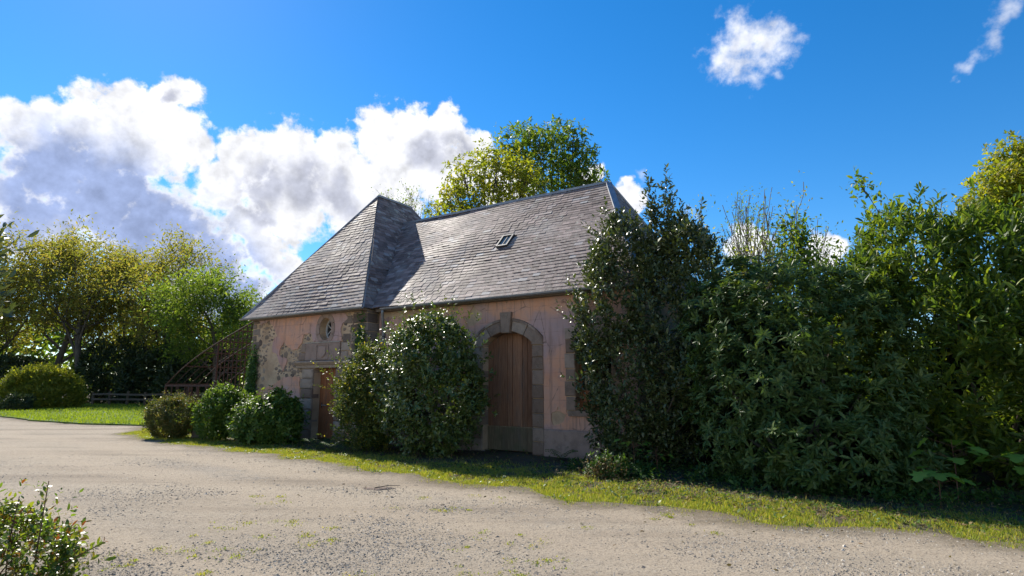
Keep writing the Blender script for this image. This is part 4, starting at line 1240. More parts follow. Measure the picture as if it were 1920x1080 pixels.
bush('hydrangea', (-6.7, 16.2, 0), [((-6.85, 16.0, .52), (.7, .6, .6)), ((-6.45, 16.3, .72), (.55, .5, .55)), ((-6.2, 16.1, .38), (.4, .45, .4)), ((-6.95, 16.2, .66), (.5, .45, .42))],
     'mounded bright green shrub under the small oval window', 'shrub', 'lf_bright', T_OVAL, .10, 3000, 5, .12, (1.35, .8), 121, upw=.5, lump=.16, freq=3, stem_r=.015, droop=.2)

# ---- ivy on the left corner and in the angle by the downpipe (house frame to world)
Hm = Matrix.Translation((0, 13.841, 0)) @ Matrix.Rotation(-PHI, 4, 'Z')
def h2w(u_, v_, z_): return np.array(Hm @ Vector((u_, v_, z_)))
HN = h2w(0, -1, 0) - h2w(0, 0, 0)
def ivy(name, label, spots, n, seed, vf, nrm=None, u_lim=None):
    rg = np.random.default_rng(seed); base = h2w(spots[0][0], vf, 0); root = empty(name, base, label, 'ivy')
    P = []
    for u0, z0, ru, rz in spots:
        m = int(n * ru * rz * 10); a = rg.normal(size=(m, 2)) * .5
        uu = u0 + a[:, 0] * ru
        if u_lim: uu = np.clip(uu, *u_lim)
        P.append(np.array([h2w(uu[q], vf - .02 - .08 * rg.random(), max(.05, z0 + a[q, 1] * rz)) for q in range(m)]))
    P = np.concatenate(P)
    d = rg.normal(size=P.shape) * .6 + np.array([0, 0, -.8]) + HN * .3
    up = np.repeat(HN[None], len(P), 0) + rg.normal(size=P.shape) * .35
    leaf_crown('foliage', base, [(P, d, up, .07 + .03 * rg.random(len(P)))], T_OVAL, M['lf_ivy'], root)
    mb = MB()
    for u0, z0, ru, rz in spots[:3]:
        mb.tube([h2w(spots[0][0] + .02, vf - .02, 0) - base, h2w(u0, vf - .03, z0 * .5) - base, h2w(u0, vf - .03, z0 + rz * .4) - base], [.014, .01, .004], 5, False)
    mb.build('stem', M['bark'], root)
ivy('corner_ivy', 'ivy climbing the bare stone corner next to the rusty frame', [(-9.82, 1.5, .24, 1.0), (-9.72, 2.0, .2, .7), (-9.78, .8, .35, .7)], 620, 131, PAV_V - .02, u_lim=(-10.0, -9.3))
ivy('angle_ivy', 'ivy in the corner by the zinc downpipe', [(-4.72, 2.2, .20, 1.1), (-4.75, 2.6, .16, .6), (-4.7, 1.4, .3, .8)], 520, 141, PAV_V - .03, u_lim=(-5.2, -4.6))


# ---- trees --------------------------------------------------------------------------
def tree(name, base, label, leafm, seed, H, trunk_r, spread, group=None, barkm='bark', levels=3, kids=(6, 6, 5), leafs=7, lsize=.2, clump=.45, trunk_frac=.35, T=T_DIAM, up=.10,
         ratio=(.55, .5, .5), ang=(35, 65), trunks=1, bare=0., lean=0., tipdense=1.):
    rr = random.Random(seed); rg = np.random.default_rng(seed)
    root = empty(name, base, label, 'tree', group)
    mb = MB(); mt = MB(); tips = []
    def grow(p, d, L, r, lev):
        n = max(3, int(L / .8)) if lev < 2 else 3
        pts = [p.copy()]; ds = []
        for q in range(n):
            d = (d + Vector((rr.gauss(0, .13), rr.gauss(0, .13), rr.gauss(0, .08) + (up if lev else .02)))).normalized()
            p = p + d * (L / n); pts.append(p.copy()); ds.append(d.copy())
        rad = [max(.008, r * (1 - .72 * q / n)) for q in range(n + 1)]
        (mt if lev == 0 else mb).tube(pts, rad, 7 if lev == 0 else (5 if lev == 1 else 4), False)
        if lev >= levels:
            for q in range(1, n + 1): tips.append((pts[q], ds[q - 1]))
            return
        K = kids[lev]
        for c in range(K):
            t = trunk_frac + (1 - trunk_frac) * (c + rr.random()) / K if lev == 0 else .25 + .75 * (c + rr.random()) / K
            q = min(n - 1, int(t * n)); fr = t * n - q
            pp = pts[q].lerp(pts[q + 1], fr); dd = ds[q]
            az = c * 2.4 + rr.uniform(-.5, .5); an = R(rr.uniform(*ang))
            e1 = dd.orthogonal().normalized(); e2 = dd.cross(e1)
            nd = (dd * math.cos(an) + (e1 * math.cos(az) + e2 * math.sin(az)) * math.sin(an)).normalized()
            grow(pp, nd, L * ratio[lev] * rr.uniform(.75, 1.25) * (spread if lev == 0 else 1) * (1.15 - .4 * t if lev == 0 else 1), max(.01, rad[q] * .55), lev + 1)
        tips.append((pts[-1], ds[-1]))
    for k in range(trunks):
        off_ = Vector((rr.uniform(-.5, .5), rr.uniform(-.5, .5), 0)) * (trunks > 1)
        grow(off_, Vector((rr.uniform(-.2, .2) * (trunks > 1) + lean, rr.uniform(-.1, .1), 1)).normalized(), H * rr.uniform(.78, .9) if trunks == 1 else H * rr.uniform(.65, .9), trunk_r, 0)
    mt.build('trunk', M[barkm], root, True)
    if mb.V: mb.build('branches', M[barkm], root, True)['kind'] = 'stuff'
    tp = np.array([list(a) for a, b in tips]); td = np.array([list(b) for a, b in tips])
    keep = rg.random(len(tp)) > bare; tp, td = tp[keep], td[keep]
    if len(tp):
        n = len(tp) * leafs
        P = np.repeat(tp, leafs, 0) + rg.normal(size=(n, 3)) * clump * .5
        d = np.repeat(td, leafs, 0) * .5 + rg.normal(size=(n, 3)) * .7 + np.array([0, 0, -.15])
        up_ = rg.normal(size=(n, 3)) * .7 + np.array([0, 0, 1.])
        leaf_crown('crown', (0, 0, 0), [(P, d, up_, lsize * (.6 + .8 * rg.random(n)))], T, M[leafm], root)
    return root


OAK = 'spring oaks behind the lawn'
for k, (x, y, H, sp, lab) in enumerate([(-46.0, 50, 12.2, 1., 'golden leaved oak behind the domed shrub at the lawn'),
                                        (-40.5, 52, 14.0, 1., 'tallest golden oak rising behind the lawn'),
                                        (-36.5, 49, 13.0, .95, 'forked golden oak between the domed shrub and the rail fence'),
                                        (-33.0, 51, 13.2, .85, 'sparse golden oak directly behind the rail fence'),
                                        (-29.0, 49, 12.6, .85, 'half bare golden oak beside the pale green tree')]):
    tree('oak_tree', (x, y, 0), lab, 'lf_oak', 200 + k, H, .34, sp, OAK, levels=3, kids=(12, 7, 6), leafs=(10, 10, 9, 8, 6)[k], lsize=.30, clump=.9, trunk_frac=.26, bare=(.0, .0, .1, .12, .35)[k],
         ratio=(.46, .5, .45), ang=(30, 70), up=.11)
tree('ash_tree', (-22.5, 44, 0), 'pale green leafy tree behind the rusty greenhouse frame', 'lf_green', 231, 8.6, .22, 1.0, levels=3, kids=(9, 7, 6), leafs=12, lsize=.26, clump=.8, trunk_frac=.2, ratio=(.5, .5, .45))
tree('ash_tree', (-25.0, 47, 0), 'taller green tree between the golden oaks and the pale tree', 'lf_green', 232, 9.0, .2, .85, levels=3, kids=(9, 7, 6), leafs=11, lsize=.26, clump=.8, trunk_frac=.18, ratio=(.5, .5, .45))

# dark evergreen undergrowth below the oaks
for k, (x, y, rx, rz, lab) in enumerate([(-33.5, 49.2, 3.0, 5.4, 'dark evergreen thicket under the oaks beside the domed shrub'), (-29.0, 48.0, 3.0, 4.9, 'dark evergreen thicket behind the rail fence'),
                                         (-24.6, 45.5, 2.6, 4.0, 'dark evergreen thicket behind the rusty greenhouse frame'), (-42.5, 49.0, 4.0, 3.8, 'dark evergreen thicket left behind the domed shrub'), (-49, 50, 4., 4.6, 'dark evergreen thicket at the outer end of the oaks')]):
    bush('evergreen_thicket', (x, y, 0), [((x, y, rz * .45), (rx, 1.8, rz * .55)), ((x - rx * .4, y - .4, rz * .3), (rx * .6, 1.6, rz * .42)), ((x + rx * .4, y + .3, rz * .4), (rx * .6, 1.6, rz * .5))], lab, 'shrub', 'lf_dark', T_DIAM, .32, 2300, 4, .5, (1.2, .6), 240 + k,
         group='evergreen thickets under the oaks', lump=.22, freq=.9, stem_r=.08)
bush('domed_shrub', (-30.9, 38.2, 0), [((-30.9, 38.2, .85), (2.45, 2.0, 1.9)), ((-32.4, 38.2, .6), (1.3, 1.3, 1.2))], 'wide domed yellow green shrub at the edge of the lawn', 'shrub', 'lf_dome', T_DIAM, .17, 5600, 4, .25, (1.2, .7), 250, lobes=0, lump=.08, freq=.9, stem_r=.06)
for k, (x, y, r_) in enumerate([(-31.6, 35.2, .6), (-29.7, 35.0, .7)]):
    bush('low_shrub', (x, y, 0), [((x, y, .35), (r_, .6, .5))], ('small brownish low shrub at the foot of the domed shrub', 'wider dark low shrub at the foot of the domed shrub')[k], 'shrub', ('lf_hedge', 'lf_dark')[k], T_DIAM, .14, 500, 4, .18, (1.2, .7), 255 + k, stem_r=.02)
# far wooded skyline, too far to tell the trees apart
rg = np.random.default_rng(5)
arr = []
for x0, x1, y0, h in ((-110, -18, 64, 11.), (-20, 60, 60, 6.), (40, 120, 55, 6.)):
    n = 12000
    x = rg.uniform(x0, x1, n); hh = h * (.75 + .3 * pnoise(x[:, None], 8, .12, 3)); z = hh * rg.random(n) ** .7
    P = np.stack([x, y0 + rg.normal(size=n) * 2.0, z], 1)
    arr.append((P, rg.normal(size=P.shape), rg.normal(size=P.shape) + np.array([0, -.5, .6]), .8 + .5 * rg.random(n)))
far = leaf_crown('far_wood', (0, 0, 0), arr, T_DIAM, M['lf_green'], None)
tag(far, 'far line of woodland behind the trees', 'wood', kind='stuff')

# trees behind the wing
def clump_tree(name, base, clumps, label, leafm, seed, lsize, dens, r0=.16, barkm='bark', group=None, T=T_OVAL):
    rg = np.random.default_rng(seed); rr = random.Random(seed); base = np.array(base, float)
    root = empty(name, tuple(base), label, 'tree', group); mt = MB(); mb = MB()
    C_ = np.array([c[:3] for c in clumps]); mid_ = C_.mean(0); zlo = C_[:, 2].min()
    fork = np.array([base[0] * .6 + mid_[0] * .4, base[1], zlo * .55]) - base
    mt.tube([(0, 0, 0), fork * .5 + rg.normal(size=3) * .08, fork], [r0, r0 * .85, r0 * .7], 8, False)
    arr = []
    for (x, y, z, r_) in clumps:
        c = np.array([x, y, z]) - base
        b = fork + (c - fork) * .5 + np.array([0, 0, .25]) + rg.normal(size=3) * .2
        mb.tube([fork, b, c], [r0 * .4, r0 * .22, .012], 5, False)
        for q in range(7):
            e = c + unit(rg.normal(size=3)) * r_ * .95
            mb.tube([b + (c - b) * rr.uniform(.3, 1), (c + e) / 2 + rg.normal(size=3) * .05, e], [.022, .014, .006], 4, False)
        n = int(dens * r_ * r_)
        u = unit(rg.normal(size=(n, 3))); k = .45 + .75 * rg.random(n) ** .7
        k *= 1 + .45 * pnoise(u * 1.0 + c, seed, 2.5, 2)
        P = c + base + u * np.array([1, 1, .85]) * (r_ * 1.12 * k)[:, None]
        A = unit(u + np.array([0, 0, .35]) + rg.normal(size=u.shape) * .4)
        arr.append(shoots(rg, P, A, .10, 4, (1.3, .8), lsize, .35))
    mt.build('trunk', M[barkm], root, True)
    mb.build('branches', M[barkm], root, True)['kind'] = 'stuff'
    leaf_crown('crown', base, arr, T, M[leafm], root)
    return root


MG = [(0.0, 27.33, 13.78, 0.61), (0.7, 28.38, 14.6, 0.53), (1.3, 26.45, 13.39, 0.64), (2.39, 28.38, 14.81, 0.58), (3.05, 26.85, 13.76, 0.6), (3.6, 27.12, 13.03, 0.5), (1.93, 28.09, 13.44, 0.89), (0.66, 27.08, 12.88, 0.71),
      (2.96, 27.42, 12.74, 0.87), (3.58, 26.17, 11.69, 0.54), (2.18, 27.91, 12.07, 0.99), (1.07, 27.39, 11.74, 0.87), (3.27, 26.89, 11.28, 0.75), (4.5, 27.99, 11.96, 0.36), (3.92, 26.83, 11.26, 0.3), (0.0, 27.19, 12.64, 0.61)]
MY = [(-2.14, 24.32, 10.98, 0.54), (-1.35, 25.11, 11.8, 0.61), (-0.58, 23.66, 11.33, 0.53), (0.12, 25.11, 11.54, 0.61), (0.7, 23.96, 10.59, 0.54), (-2.59, 24.16, 10.18, 0.49), (-1.7, 24.89, 10.56, 0.7), (-0.71, 24.14, 10.54, 0.72),
      (0.0, 24.39, 10.38, 0.68), (-2.73, 23.45, 9.33, 0.44), (-2.04, 24.76, 9.64, 0.69), (-1.06, 24.37, 9.63, 0.73), (-0.12, 23.99, 9.51, 0.67), (-3.36, 24.82, 9.28, 0.42), (0.81, 23.95, 9.86, 0.58), (-1.4, 24.22, 8.97, 0.68), (-2.28, 23.64, 8.8, 0.57)]
GO = [(11.33, 12.21, 6.69, 0.35), (11.44, 12.65, 6.48, 0.38), (11.03, 11.84, 5.98, 0.4), (11.2, 12.65, 6.15, 0.36), (10.9, 12.01, 5.68, 0.44), (10.45, 12.12, 5.6, 0.35), (11.7, 12.53, 5.67, 0.45), (11.62, 12.11, 6.39, 0.44), (10.76, 12.25, 5.33, 0.44),
      (9.95, 11.83, 5.23, 0.27), (12.4, 12.6, 6.2, .6), (12.3, 12.2, 5.2, .7)]
clump_tree('maple_tree', (2.0, 27.4, 0), MG, 'tall green maple rising behind the right of the slate roof', 'lf_maple', 301, .19, 250)
clump_tree('maple_tree', (-1.0, 24.4, 0), MY, 'yellow green maple close behind the slate ridge', 'lf_yellow', 302, .16, 270)
tree('birch_tree', (-3.7, 24.2, 0), 'thin half bare tree behind the join of the two roofs', 'lf_green', 303, 11.2, .12, .8, levels=3, kids=(9, 7, 5), leafs=5, lsize=.12, clump=.4, trunk_frac=.3, bare=.35, barkm='bark_pale', ratio=(.46, .5, .5), ang=(22, 50), up=.16)
# behind the shrubs on the right
tree('willow_shrub', (7.0, 15.2, 0), 'grey twiggy half bare willow behind the rhododendron', 'lf_green', 311, 5.7, .06, .9, levels=2, kids=(9, 6), leafs=5, lsize=.085, clump=.3, trunk_frac=.2, bare=.3, barkm='bark_pale', trunks=11, ratio=(.45, .45), ang=(10, 30), up=.22)
tree('willow_shrub', (6.1, 15.4, 0), 'yellow leaved willow between the bay and the rhododendron', 'lf_yellow', 312, 5.9, .05, .9, levels=2, kids=(8, 6), leafs=7, lsize=.09, clump=.3, trunk_frac=.3, barkm='bark_pale', trunks=8, ratio=(.45, .45), ang=(12, 35), up=.2)
tree('willow_shrub', (8.4, 14.6, 0), 'low grey twigs behind the gap left of the laurel', 'lf_green', 313, 5.0, .05, .9, levels=2, kids=(8, 6), leafs=6, lsize=.09, clump=.3, trunk_frac=.2, bare=.2, barkm='bark_pale', trunks=8, ratio=(.45, .45), ang=(10, 32), up=.2)
tree('sapling', (7.35, 12.2, 0), 'lanky sapling with open branches rising above the laurel', 'lf_maple', 314, 6.7, .045, .5, levels=2, kids=(7, 4), leafs=7, lsize=.13, clump=.28, trunk_frac=.5, T=T_OVAL, trunks=3, ratio=(.3, .45), ang=(15, 45), up=.15)
tree('sapling', (6.55, 12.8, 0), 'slim single sapling with a leafy tip left of the lanky one', 'lf_bright', 315, 6.35, .03, .3, levels=1, kids=(6,), leafs=11, lsize=.13, clump=.3, trunk_frac=.78, T=T_OVAL, ratio=(.08,), ang=(30, 60))
clump_tree('golden_tree', (11.2, 12.3, 0), GO, 'golden yellow leafed tree above the right end of the laurel', 'lf_yellow', 316, .10, 1500, .1)

# dark hollies closing the view behind the shrub border
for k, (x, y, rx, h, lab) in enumerate([(8.3, 12.4, 2.3, 4.0, 'dark holly filling the gap behind rhododendron and laurel'), (10.4, 11.4, 1.9, 3.6, 'dark holly behind the right end of the laurel'), (4.9, 13.0, 1.3, 3.2, 'dark holly behind the bay and rhododendron'), (6.3, 11.3, 1.7, 2.0, 'low dark holly closing the foot of the rhododendron')]):
    bush('holly', (x, y, 0), [((x, y, h * .5), (rx, 1.0, h * .55)), ((x + .4, y, h * .35), (rx * .9, 1.0, h * .4))], lab, 'shrub', 'lf_dark', T_OVAL, .12, 5200, 5, .2, (1.2, .6), 320 + k, lump=.12, stem_r=.04)

# ---- near plants -------------------------------------------------------------------------
def rose_extra(rg):
    o = []
    for p0, ax, L, k in (((-3.62, 4.62, .40), (.06, 0, 1), .44, 10), ((-3.45, 4.6, .24), (.85, 0, .42), .42, 9), ((-3.75, 4.6, .45), (-.1, 0, 1), .28, 8), ((-3.55, 4.55, .35), (.5, 0, .8), .25, 7), ((-3.9, 4.6, .5), (.1, 0, 1), .22, 7)):
        ax = unit(np.array(ax, float)); P = np.array([np.array(p0) + ax * L * q / k for q in range(k)])
        o.append(shoots(rg, P, np.repeat(ax[None], k, 0), L / k, 3, (1.25, .6), .042))
    return o
rose = bush('rose_bush', (-3.95, 4.65, 0), [((-4.05, 4.7, .24), (.52, .5, .34)), ((-3.75, 4.6, .18), (.38, .4, .30)), ((-4.3, 4.8, .30), (.5, .5, .32))], 'glossy rose bush with reddish young leaves at the edge of the drive', 'shrub', 'lf_rose', T_OVAL, .046, 2300, 5, .10, (1.25, .7), 401,
     upw=.5, lump=.2, freq=4, n_leaf=260, stem_r=.008, barkm='twig_red', extra=rose_extra, inner=.3)
rgt = np.random.default_rng(3)
for p0, p1 in (((-3.62, 4.62, .1), (-3.585, 4.62, .86)), ((-3.62, 4.62, .15), (-3.08, 4.6, .42)), ((-3.8, 4.6, .1), (-3.78, 4.6, .75))):
    b0 = np.array((-3.95, 4.65, 0))
    MB().tube([np.array(p0) - b0, (np.array(p0) + np.array(p1)) / 2 - b0 + rgt.normal(size=3) * .01, np.array(p1) - b0], [.006, .005, .003], 5, False).build('stem', M['twig_red'], rose)
bush('evergreen_shrub', (-5.3, 4.8, 0), [((-5.45, 4.8, 1.2), (.70, .7, 1.2)), ((-5.22, 4.8, 2.35), (.72, .55, .6))], 'dark glossy evergreen branch tips at the left of the drive entrance', 'shrub', 'lf_bay', T_LONG, .095, 900, 6, .22, (1.2, .5), 411, upw=.5, lump=.2, n_leaf=60, stem_r=.03,
     extra=lambda rg: leader(rg, (-4.28, 4.65, 2.42), .5, 3, .085) + leader(rg, (-4.42, 4.65, 2.3), .5, 3, .085), pick=300)

# ivy covered stump on the verge
bush('ivy_stump', (1.75, 10.4, 0), [((1.65, 10.4, .06), (.36, .30, .30)), ((2.0, 10.4, .04), (.36, .28, .2))], 'low ivy covered stump on the grass verge by the house corner', 'stump', 'lf_ivy', T_OVAL, .055, 420, 4, .05, (1.3, .8), 421, lump=.15, freq=5, stem_r=.03, inner=.1)
rg = np.random.default_rng(9)
stump = [o for o in bpy.data.objects if o.name.startswith('ivy_stump')][0]
Pd = np.array([1.58, 10.16, .14]) + rg.normal(size=(620, 3)) * np.array([.17, .09, .10]); Pd[:, 2] = np.abs(Pd[:, 2])
leaf_crown('dead_leaves', (1.75, 10.4, 0), [(Pd, rg.normal(size=Pd.shape), rg.normal(size=Pd.shape) + np.array([0, -.3, .8]), .04 + .03 * rg.random(len(Pd)))], T_OVAL, M['lf_dead'], stump)

# sycamore seedlings under the laurel, each with its own big leaves
def seedling(x, y, h, n, size, lab, seed, spread=.30):
    rg = np.random.default_rng(seed); root = empty('sycamore_seedling', (x, y, 0), lab, 'seedling', 'sycamore seedlings under the shrubs')
    me = mesh_np('leaf', T_LOBED[0], T_LOBED[1], M['lf_sycamore'])
    mb = MB(); mb.tube([(0, 0, 0), (.02, .01, h * .5), (0, 0, h)], [.008, .006, .003], 5, False)
    for k in range(n):
        a = k * 2.4 + rg.random(); r_ = spread * (.25 + .75 * rg.random()); z = h * (.72 + .3 * rg.random())
        tip = Vector((math.cos(a) * r_, math.sin(a) * r_, z)); mb.tube([(0, 0, z - .1), tip], [.003, .002], 4, False)
        o = bpy.data.objects.new('leaf', me); o.location = tip
        d = Vector((math.cos(a), math.sin(a) - .35, -.35 + .2 * rg.normal())).normalized(); b = Vector((0, 0, 1)).cross(d).normalized(); nn = d.cross(b)
        m = Matrix((d, b, nn)).transposed().to_4x4() @ Matrix.Scale(size * rg.uniform(.75, 1.2), 4); m.translation = tip
        link(o, root); o.matrix_local = m
    mb.build('stem', M['twig_red'], root)
seedling(5.6, 7.85, .5, 10, .21, 'broad lobed sycamore seedling in the gap between rhododendron and laurel', 501)
seedling(6.1, 8.2, .85, 9, .22, 'taller sycamore seedling behind the one in the gap', 502, .34)
seedling(6.85, 7.9, .70, 11, .22, 'sycamore seedling at the foot of the laurel beside the verge', 503, .4)
seedling(2.2, 10.75, .62, 9, .13, 'bright young sycamore at the foot of the bay tree', 504, .28)
seedling(2.6, 10.7, .42, 8, .13, 'shorter young sycamore under the bay tree close to the ivy stump', 505, .25)
def fern(x, y, n, L, lab, seed):
    rg = np.random.default_rng(seed); root = empty('fern', (x, y, 0), lab, 'fern', 'ferns at the foot of the house')
    for k in range(n):
        a = 6.28 * k / n + rg.random() * .5; V = []; F = []
        up_ = rg.uniform(.6, 1.0); m = 11
        for q in range(m):
            t = q / (m - 1); r_ = L * .8 * t; z = L * up_ * (t - .55 * t * t) * 1.3
            c = np.array([math.cos(a) * r_, math.sin(a) * r_, z + .02]); s = np.array([-math.sin(a), math.cos(a), 0]); w = L * .2 * math.sin(math.pi * min(1, .12 + t * .88)) + .006
            b = len(V); f_ = np.array([math.cos(a), math.sin(a), 0]) * L * .035
            V += [c - f_, c + f_, c + s * w + f_ * 1.6 - np.array([0, 0, .02]), c - s * w + f_ * 1.6 - np.array([0, 0, .02])]
            F += [(b, b + 1, b + 2), (b, b + 3, b + 1)]
        obj('frond', mesh_py('frond', V, F, M['lf_ivy']), root)
fern(-4.75, 14.55, 12, .50, 'fern at the foot of the small plank door', 601)
fern(-4.2, 14.05, 11, .45, 'fern under the speckled shrub', 602)
fern(1.05, 12.55, 12, .42, 'fern at the plinth right of the arched door', 603)
fern(-5.55, 15.5, 9, .36, 'small fern beside the mounded bright green shrub', 604)

# ---- stuff on the ground ------------------------------------------------------------------
def blades(name, P, h, w, mat, label, cat, seed, lean=.35):
    rg = np.random.default_rng(seed); n = len(P)
    a = rg.random(n) * 6.283; s = np.stack([np.cos(a), np.sin(a), np.zeros(n)], 1); l = rg.normal(size=(n, 3)) * lean; l[:, 2] = 1
    hh = h * (.5 + rg.random(n))[:, None]; ww = w * (.6 + .8 * rg.random(n))[:, None]
    V = np.stack([P - s * ww, P + s * ww, P + unit(l) * hh], 1).reshape(-1, 3)
    o = obj(name, mesh_np(name, V, np.arange(3 * n).reshape(n, 3), mat)); return tag(o, label, cat, kind='stuff')


rg = np.random.default_rng(17)
# strip between drive and shrubs, in house coordinates; density falls off towards the wall and is patchy
n = 800000
q = np.stack([rg.uniform(-15, 13, n), rg.uniform(-4.6, .2, n)], 1)
cph, sph = math.cos(PHI), math.sin(PHI)
Wp = np.stack([q[:, 0] * cph + q[:, 1] * sph, 13.841 - q[:, 0] * sph + q[:, 1] * cph], 1)
df = drive_field(Wp)   # >0 on the drive
ed = -df
pat = pnoise(Wp, 77, 2.2, 4); pat2 = pnoise(Wp, 78, .7, 3)
wid = np.interp(q[:, 0], [-15, -10, -5, -1, 2, 5, 8, 13], [1.3, .9, .75, 1.0, 1.5, 1.2, .9, .9])
dens_ = np.where(ed > 0, np.clip(1.3 - ed / wid * .74, .05, 1), np.clip(1 + ed / .25, 0, 1) * .8)
dens_ *= np.clip(.66 + .8 * pat + .3 * pat2, .05, 1)
keep = rg.random(n) < dens_
keep &= (ed < 2.6)
Wp = Wp[keep]
print('verge blades', len(Wp))
Pg = np.concatenate([Wp, np.zeros((len(Wp), 1)) + .002], 1)
nearf = np.clip(np.linalg.norm(Wp, axis=1) / 11, .7, 1.6)
blades('verge_grass', Pg, 0.045, .005, M['grass'], 'patchy yellow green grass verge along the gravel drive', 'grass', 18, .55)
n = 90000
q = np.stack([rg.uniform(-62, -12, n), 22 + 30 * rg.random(n) ** 1.6], 1)
q = q[lawn_field(q) > .02]
blades('lawn_grass', np.concatenate([q, np.full((len(q), 1), .075)], 1), .10, .022, M['lawn'], 'bright green mown grass of the lawn', 'grass', 19, .5)
# weeds growing in the gravel
cl_ = []
for k in range(170):
    x, y = rg.uniform(-4.5, 2.2), rg.uniform(4.4, 8.6)
    if pnoise(np.array([[x, y]]), 55, .8, 2)[0] + (.35 if (-1.2 < x < .5 and y < 6) or (x < -2.4 and y < 7) else -.15) < .05: continue
    m = rg.integers(10, 60); cl_.append(np.array([x, y]) + rg.normal(size=(m, 2)) * rg.uniform(.02, .07))
Wd = np.concatenate(cl_)
blades('gravel_weeds', np.concatenate([Wd, np.full((len(Wd), 1), .026)], 1), .018, .007, M['grass'], 'small moss and weed tufts growing in the gravel', 'weeds', 20, 1.2)

# undergrowth where the shrubs meet the ground
q = np.stack([rg.uniform(2.2, 12.5, 1500), rg.uniform(-2.1, -.5, 1500)], 1)
Wu = np.stack([q[:, 0] * cph + q[:, 1] * sph, 13.841 - q[:, 0] * sph + q[:, 1] * cph], 1)
Wu = Wu[(pnoise(Wu, 83, 1.3, 3) > -.1) & (-drive_field(Wu) > 1.)]
Pu = np.concatenate([Wu, np.full((len(Wu), 1), .01)], 1)
o = leaf_crown('undergrowth', (0, 0, 0), [shoots(rg, Pu, unit(rg.normal(size=Pu.shape) * .3 + np.array([0, 0, 1.])), .05 + .16 * rg.random(len(Pu)), 7, (1.35, .8), .065)], T_OVAL, M['lf_ivy'], None)
tag(o, 'low green undergrowth at the foot of the big shrubs', 'ground cover', kind='stuff')
# broad leaved weeds and clover among the verge grass
q = np.stack([rg.uniform(-13, 12, 2600), rg.uniform(-4.4, -.4, 2600)], 1)
Wv = np.stack([q[:, 0] * cph + q[:, 1] * sph, 13.841 - q[:, 0] * sph + q[:, 1] * cph], 1)
e_ = -drive_field(Wv); Wv = Wv[(e_ > -.1) & (e_ < 1.7) & (pnoise(Wv, 79, 1.6, 3) > .0)]
Pv = np.concatenate([Wv, np.full((len(Wv), 1), .008)], 1)
o = leaf_crown('verge_weeds', (0, 0, 0), [shoots(rg, Pv, np.repeat(np.array([[0, 0, 1.]]), len(Pv), 0), .02, 6, (1.45, 1.0), .05)], T_OVAL, M['lf_bright'], None)
tag(o, 'broad leaved weeds scattered through the grass verge', 'weeds', kind='stuff')
# dry leaves blown over the drive
Pl = np.stack([rg.uniform(-7, 6, 700), rg.uniform(4.6, 13, 700)], 1); Pl = Pl[(drive_field(Pl) > .0) & (rg.random(700) < np.clip(1.1 - drive_field(Pl) * .35, .12, 1))]
Pl = np.concatenate([Pl, np.full((len(Pl), 1), .034)], 1); m = len(Pl)
o = leaf_crown('dry_leaves', (0, 0, 0), [(Pl, rg.normal(size=(m, 3)) * np.array([1, 1, .15]), rg.normal(size=(m, 3)) * .35 + np.array([0, 0, 1.]), .025 + .03 * rg.random(m))], T_OVAL, M['lf_dead'], None)
tag(o, 'dry brown leaves blown over the gravel drive', 'leaves', kind='stuff')

# loose stones on the drive
n = 280000
d_ = 3.6 + 13 * rg.random(n) ** 1.5; a_ = rg.uniform(-.80, .80, n)
P = np.stack([np.sin(a_) * d_, np.cos(a_) * d_], 1)
gm = pnoise(P, 91, .55, 3) + .25 * pnoise(P, 92, 2.5, 2) + np.where((P[:, 1] < 7.2), .35, -.1)
vq = .5464 * P[:, 0] + .8376 * P[:, 1] - 11.59 + .3 * pnoise(P, 12, .25, 2)
for c0 in (-4.55, -6.15, -8.6): gm -= .45 * np.exp(-((vq - c0) / .45) ** 2)
P = P[(drive_field(P) > .05) & (rg.random(n) < np.clip(.28 + .7 * gm, .06, .95))]
n = len(P); print('pebbles', n)
s = .005 + .013 * rg.random(n) ** 2.6 + .016 * (rg.random(n) < .004)
z0 = .026 + .010 * pnoise(P, 9, .35, 3)
vv_ = .5464 * P[:, 0] + .8376 * P[:, 1] - 11.59 + .3 * pnoise(P, 12, .25, 2)
for c0 in (-4.55, -6.15, -8.6): z0 -= .012 * np.exp(-((vv_ - c0) / .3) ** 2)
a = rg.random((n, 4)) * .9 + np.arange(4)[None] * 1.57
rr_ = s[:, None] * (.7 + .6 * rg.random((n, 4)))
ring = np.stack([P[:, :1] + np.cos(a) * rr_, P[:, 1:] + np.sin(a) * rr_, np.repeat((z0 - .002)[:, None], 4, 1)], 2)
top = np.stack([P[:, 0] + s * .3 * rg.normal(size=n), P[:, 1] + s * .3 * rg.normal(size=n), z0 + s * (.32 + .35 * rg.random(n))], 1)
V = np.concatenate([ring, top[:, None]], 1).reshape(-1, 3)
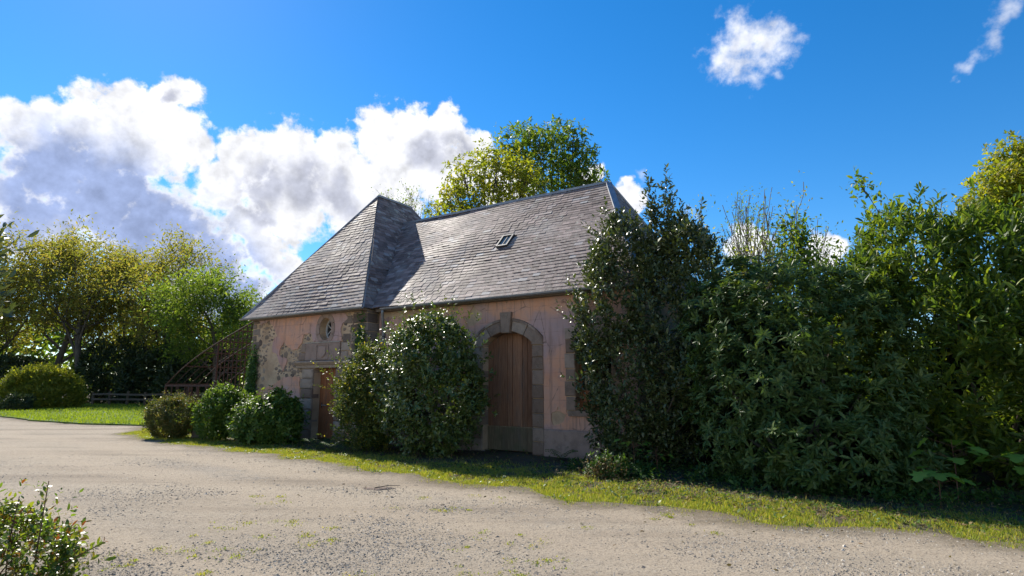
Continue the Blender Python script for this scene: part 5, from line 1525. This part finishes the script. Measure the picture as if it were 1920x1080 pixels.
Fq = np.array([(0, 1, 4), (1, 2, 4), (2, 3, 4), (3, 0, 4)])
F = (Fq[None] + (np.arange(n) * 5)[:, None, None]).reshape(-1, 3)
tag(obj('loose_gravel', mesh_np('loose_gravel', V, F, M['pebble'])), 'loose gravel stones lying on the drive', 'gravel', kind='stuff')

# leaf litter and ground ivy in the shade of the shrubs
n = 26000
q = np.stack([rg.uniform(-9, 13, n), rg.uniform(-3.6, 1.0, n)], 1)
Wl = np.stack([q[:, 0] * cph + q[:, 1] * sph, 13.841 - q[:, 0] * sph + q[:, 1] * cph], 1)
ok = (-drive_field(Wl) > .35) & (rg.random(n) < np.where(q[:, 0] > 3.5, 1., .35)); Wl = Wl[ok]
P = np.concatenate([Wl, .012 + .04 * rg.random((len(Wl), 1))], 1)
half = rg.random(len(P)) < .5
for nm, sel, mt_, lb, ct in (('leaf_litter', half, 'lf_dead', 'brown dead leaves scattered in the shade below the shrubs', 'leaf litter'), ('ground_ivy', ~half, 'lf_ivy', 'low green ground ivy in the shade below the shrubs', 'ground cover')):
    m = sel.sum()
    o = leaf_crown(nm, (0, 0, 0), [(P[sel], rg.normal(size=(m, 3)) * np.array([1, 1, .3]), rg.normal(size=(m, 3)) * .4 + np.array([0, 0, 1.]), .035 + .045 * rg.random(m))], T_OVAL, M[mt_], None)
    tag(o, lb, ct, kind='stuff')

# sunken stones and a twig in the drive
pot = empty('sunken_stone', (-2.05, 9.2, .004), 'dark stones and a twig sunk in a hollow of the drive', 'stone')
for k in range(4):
    V, F = prism([(.10 * math.cos(t) * (1 + .3 * math.sin(3 * t + k)), .07 * math.sin(t)) for t in np.linspace(0, 6.283, 8)[:-1]], -.012, .02, .008, 70 + k, .004)
    V = [(v[0] + (-.14, .02, .13, .0)[k], v[2] + (.02, -.05, .03, .09)[k], -v[1] + .002) for v in V]
    obj('stone', mesh_py('stone', V, F, M['rubble']), pot)
MB().tube([(-.05, -.05, .03), (.12, .04, .045), (.30, .16, .03)], [.008, .006, .003], 5).build('twig', M['bark'], pot)
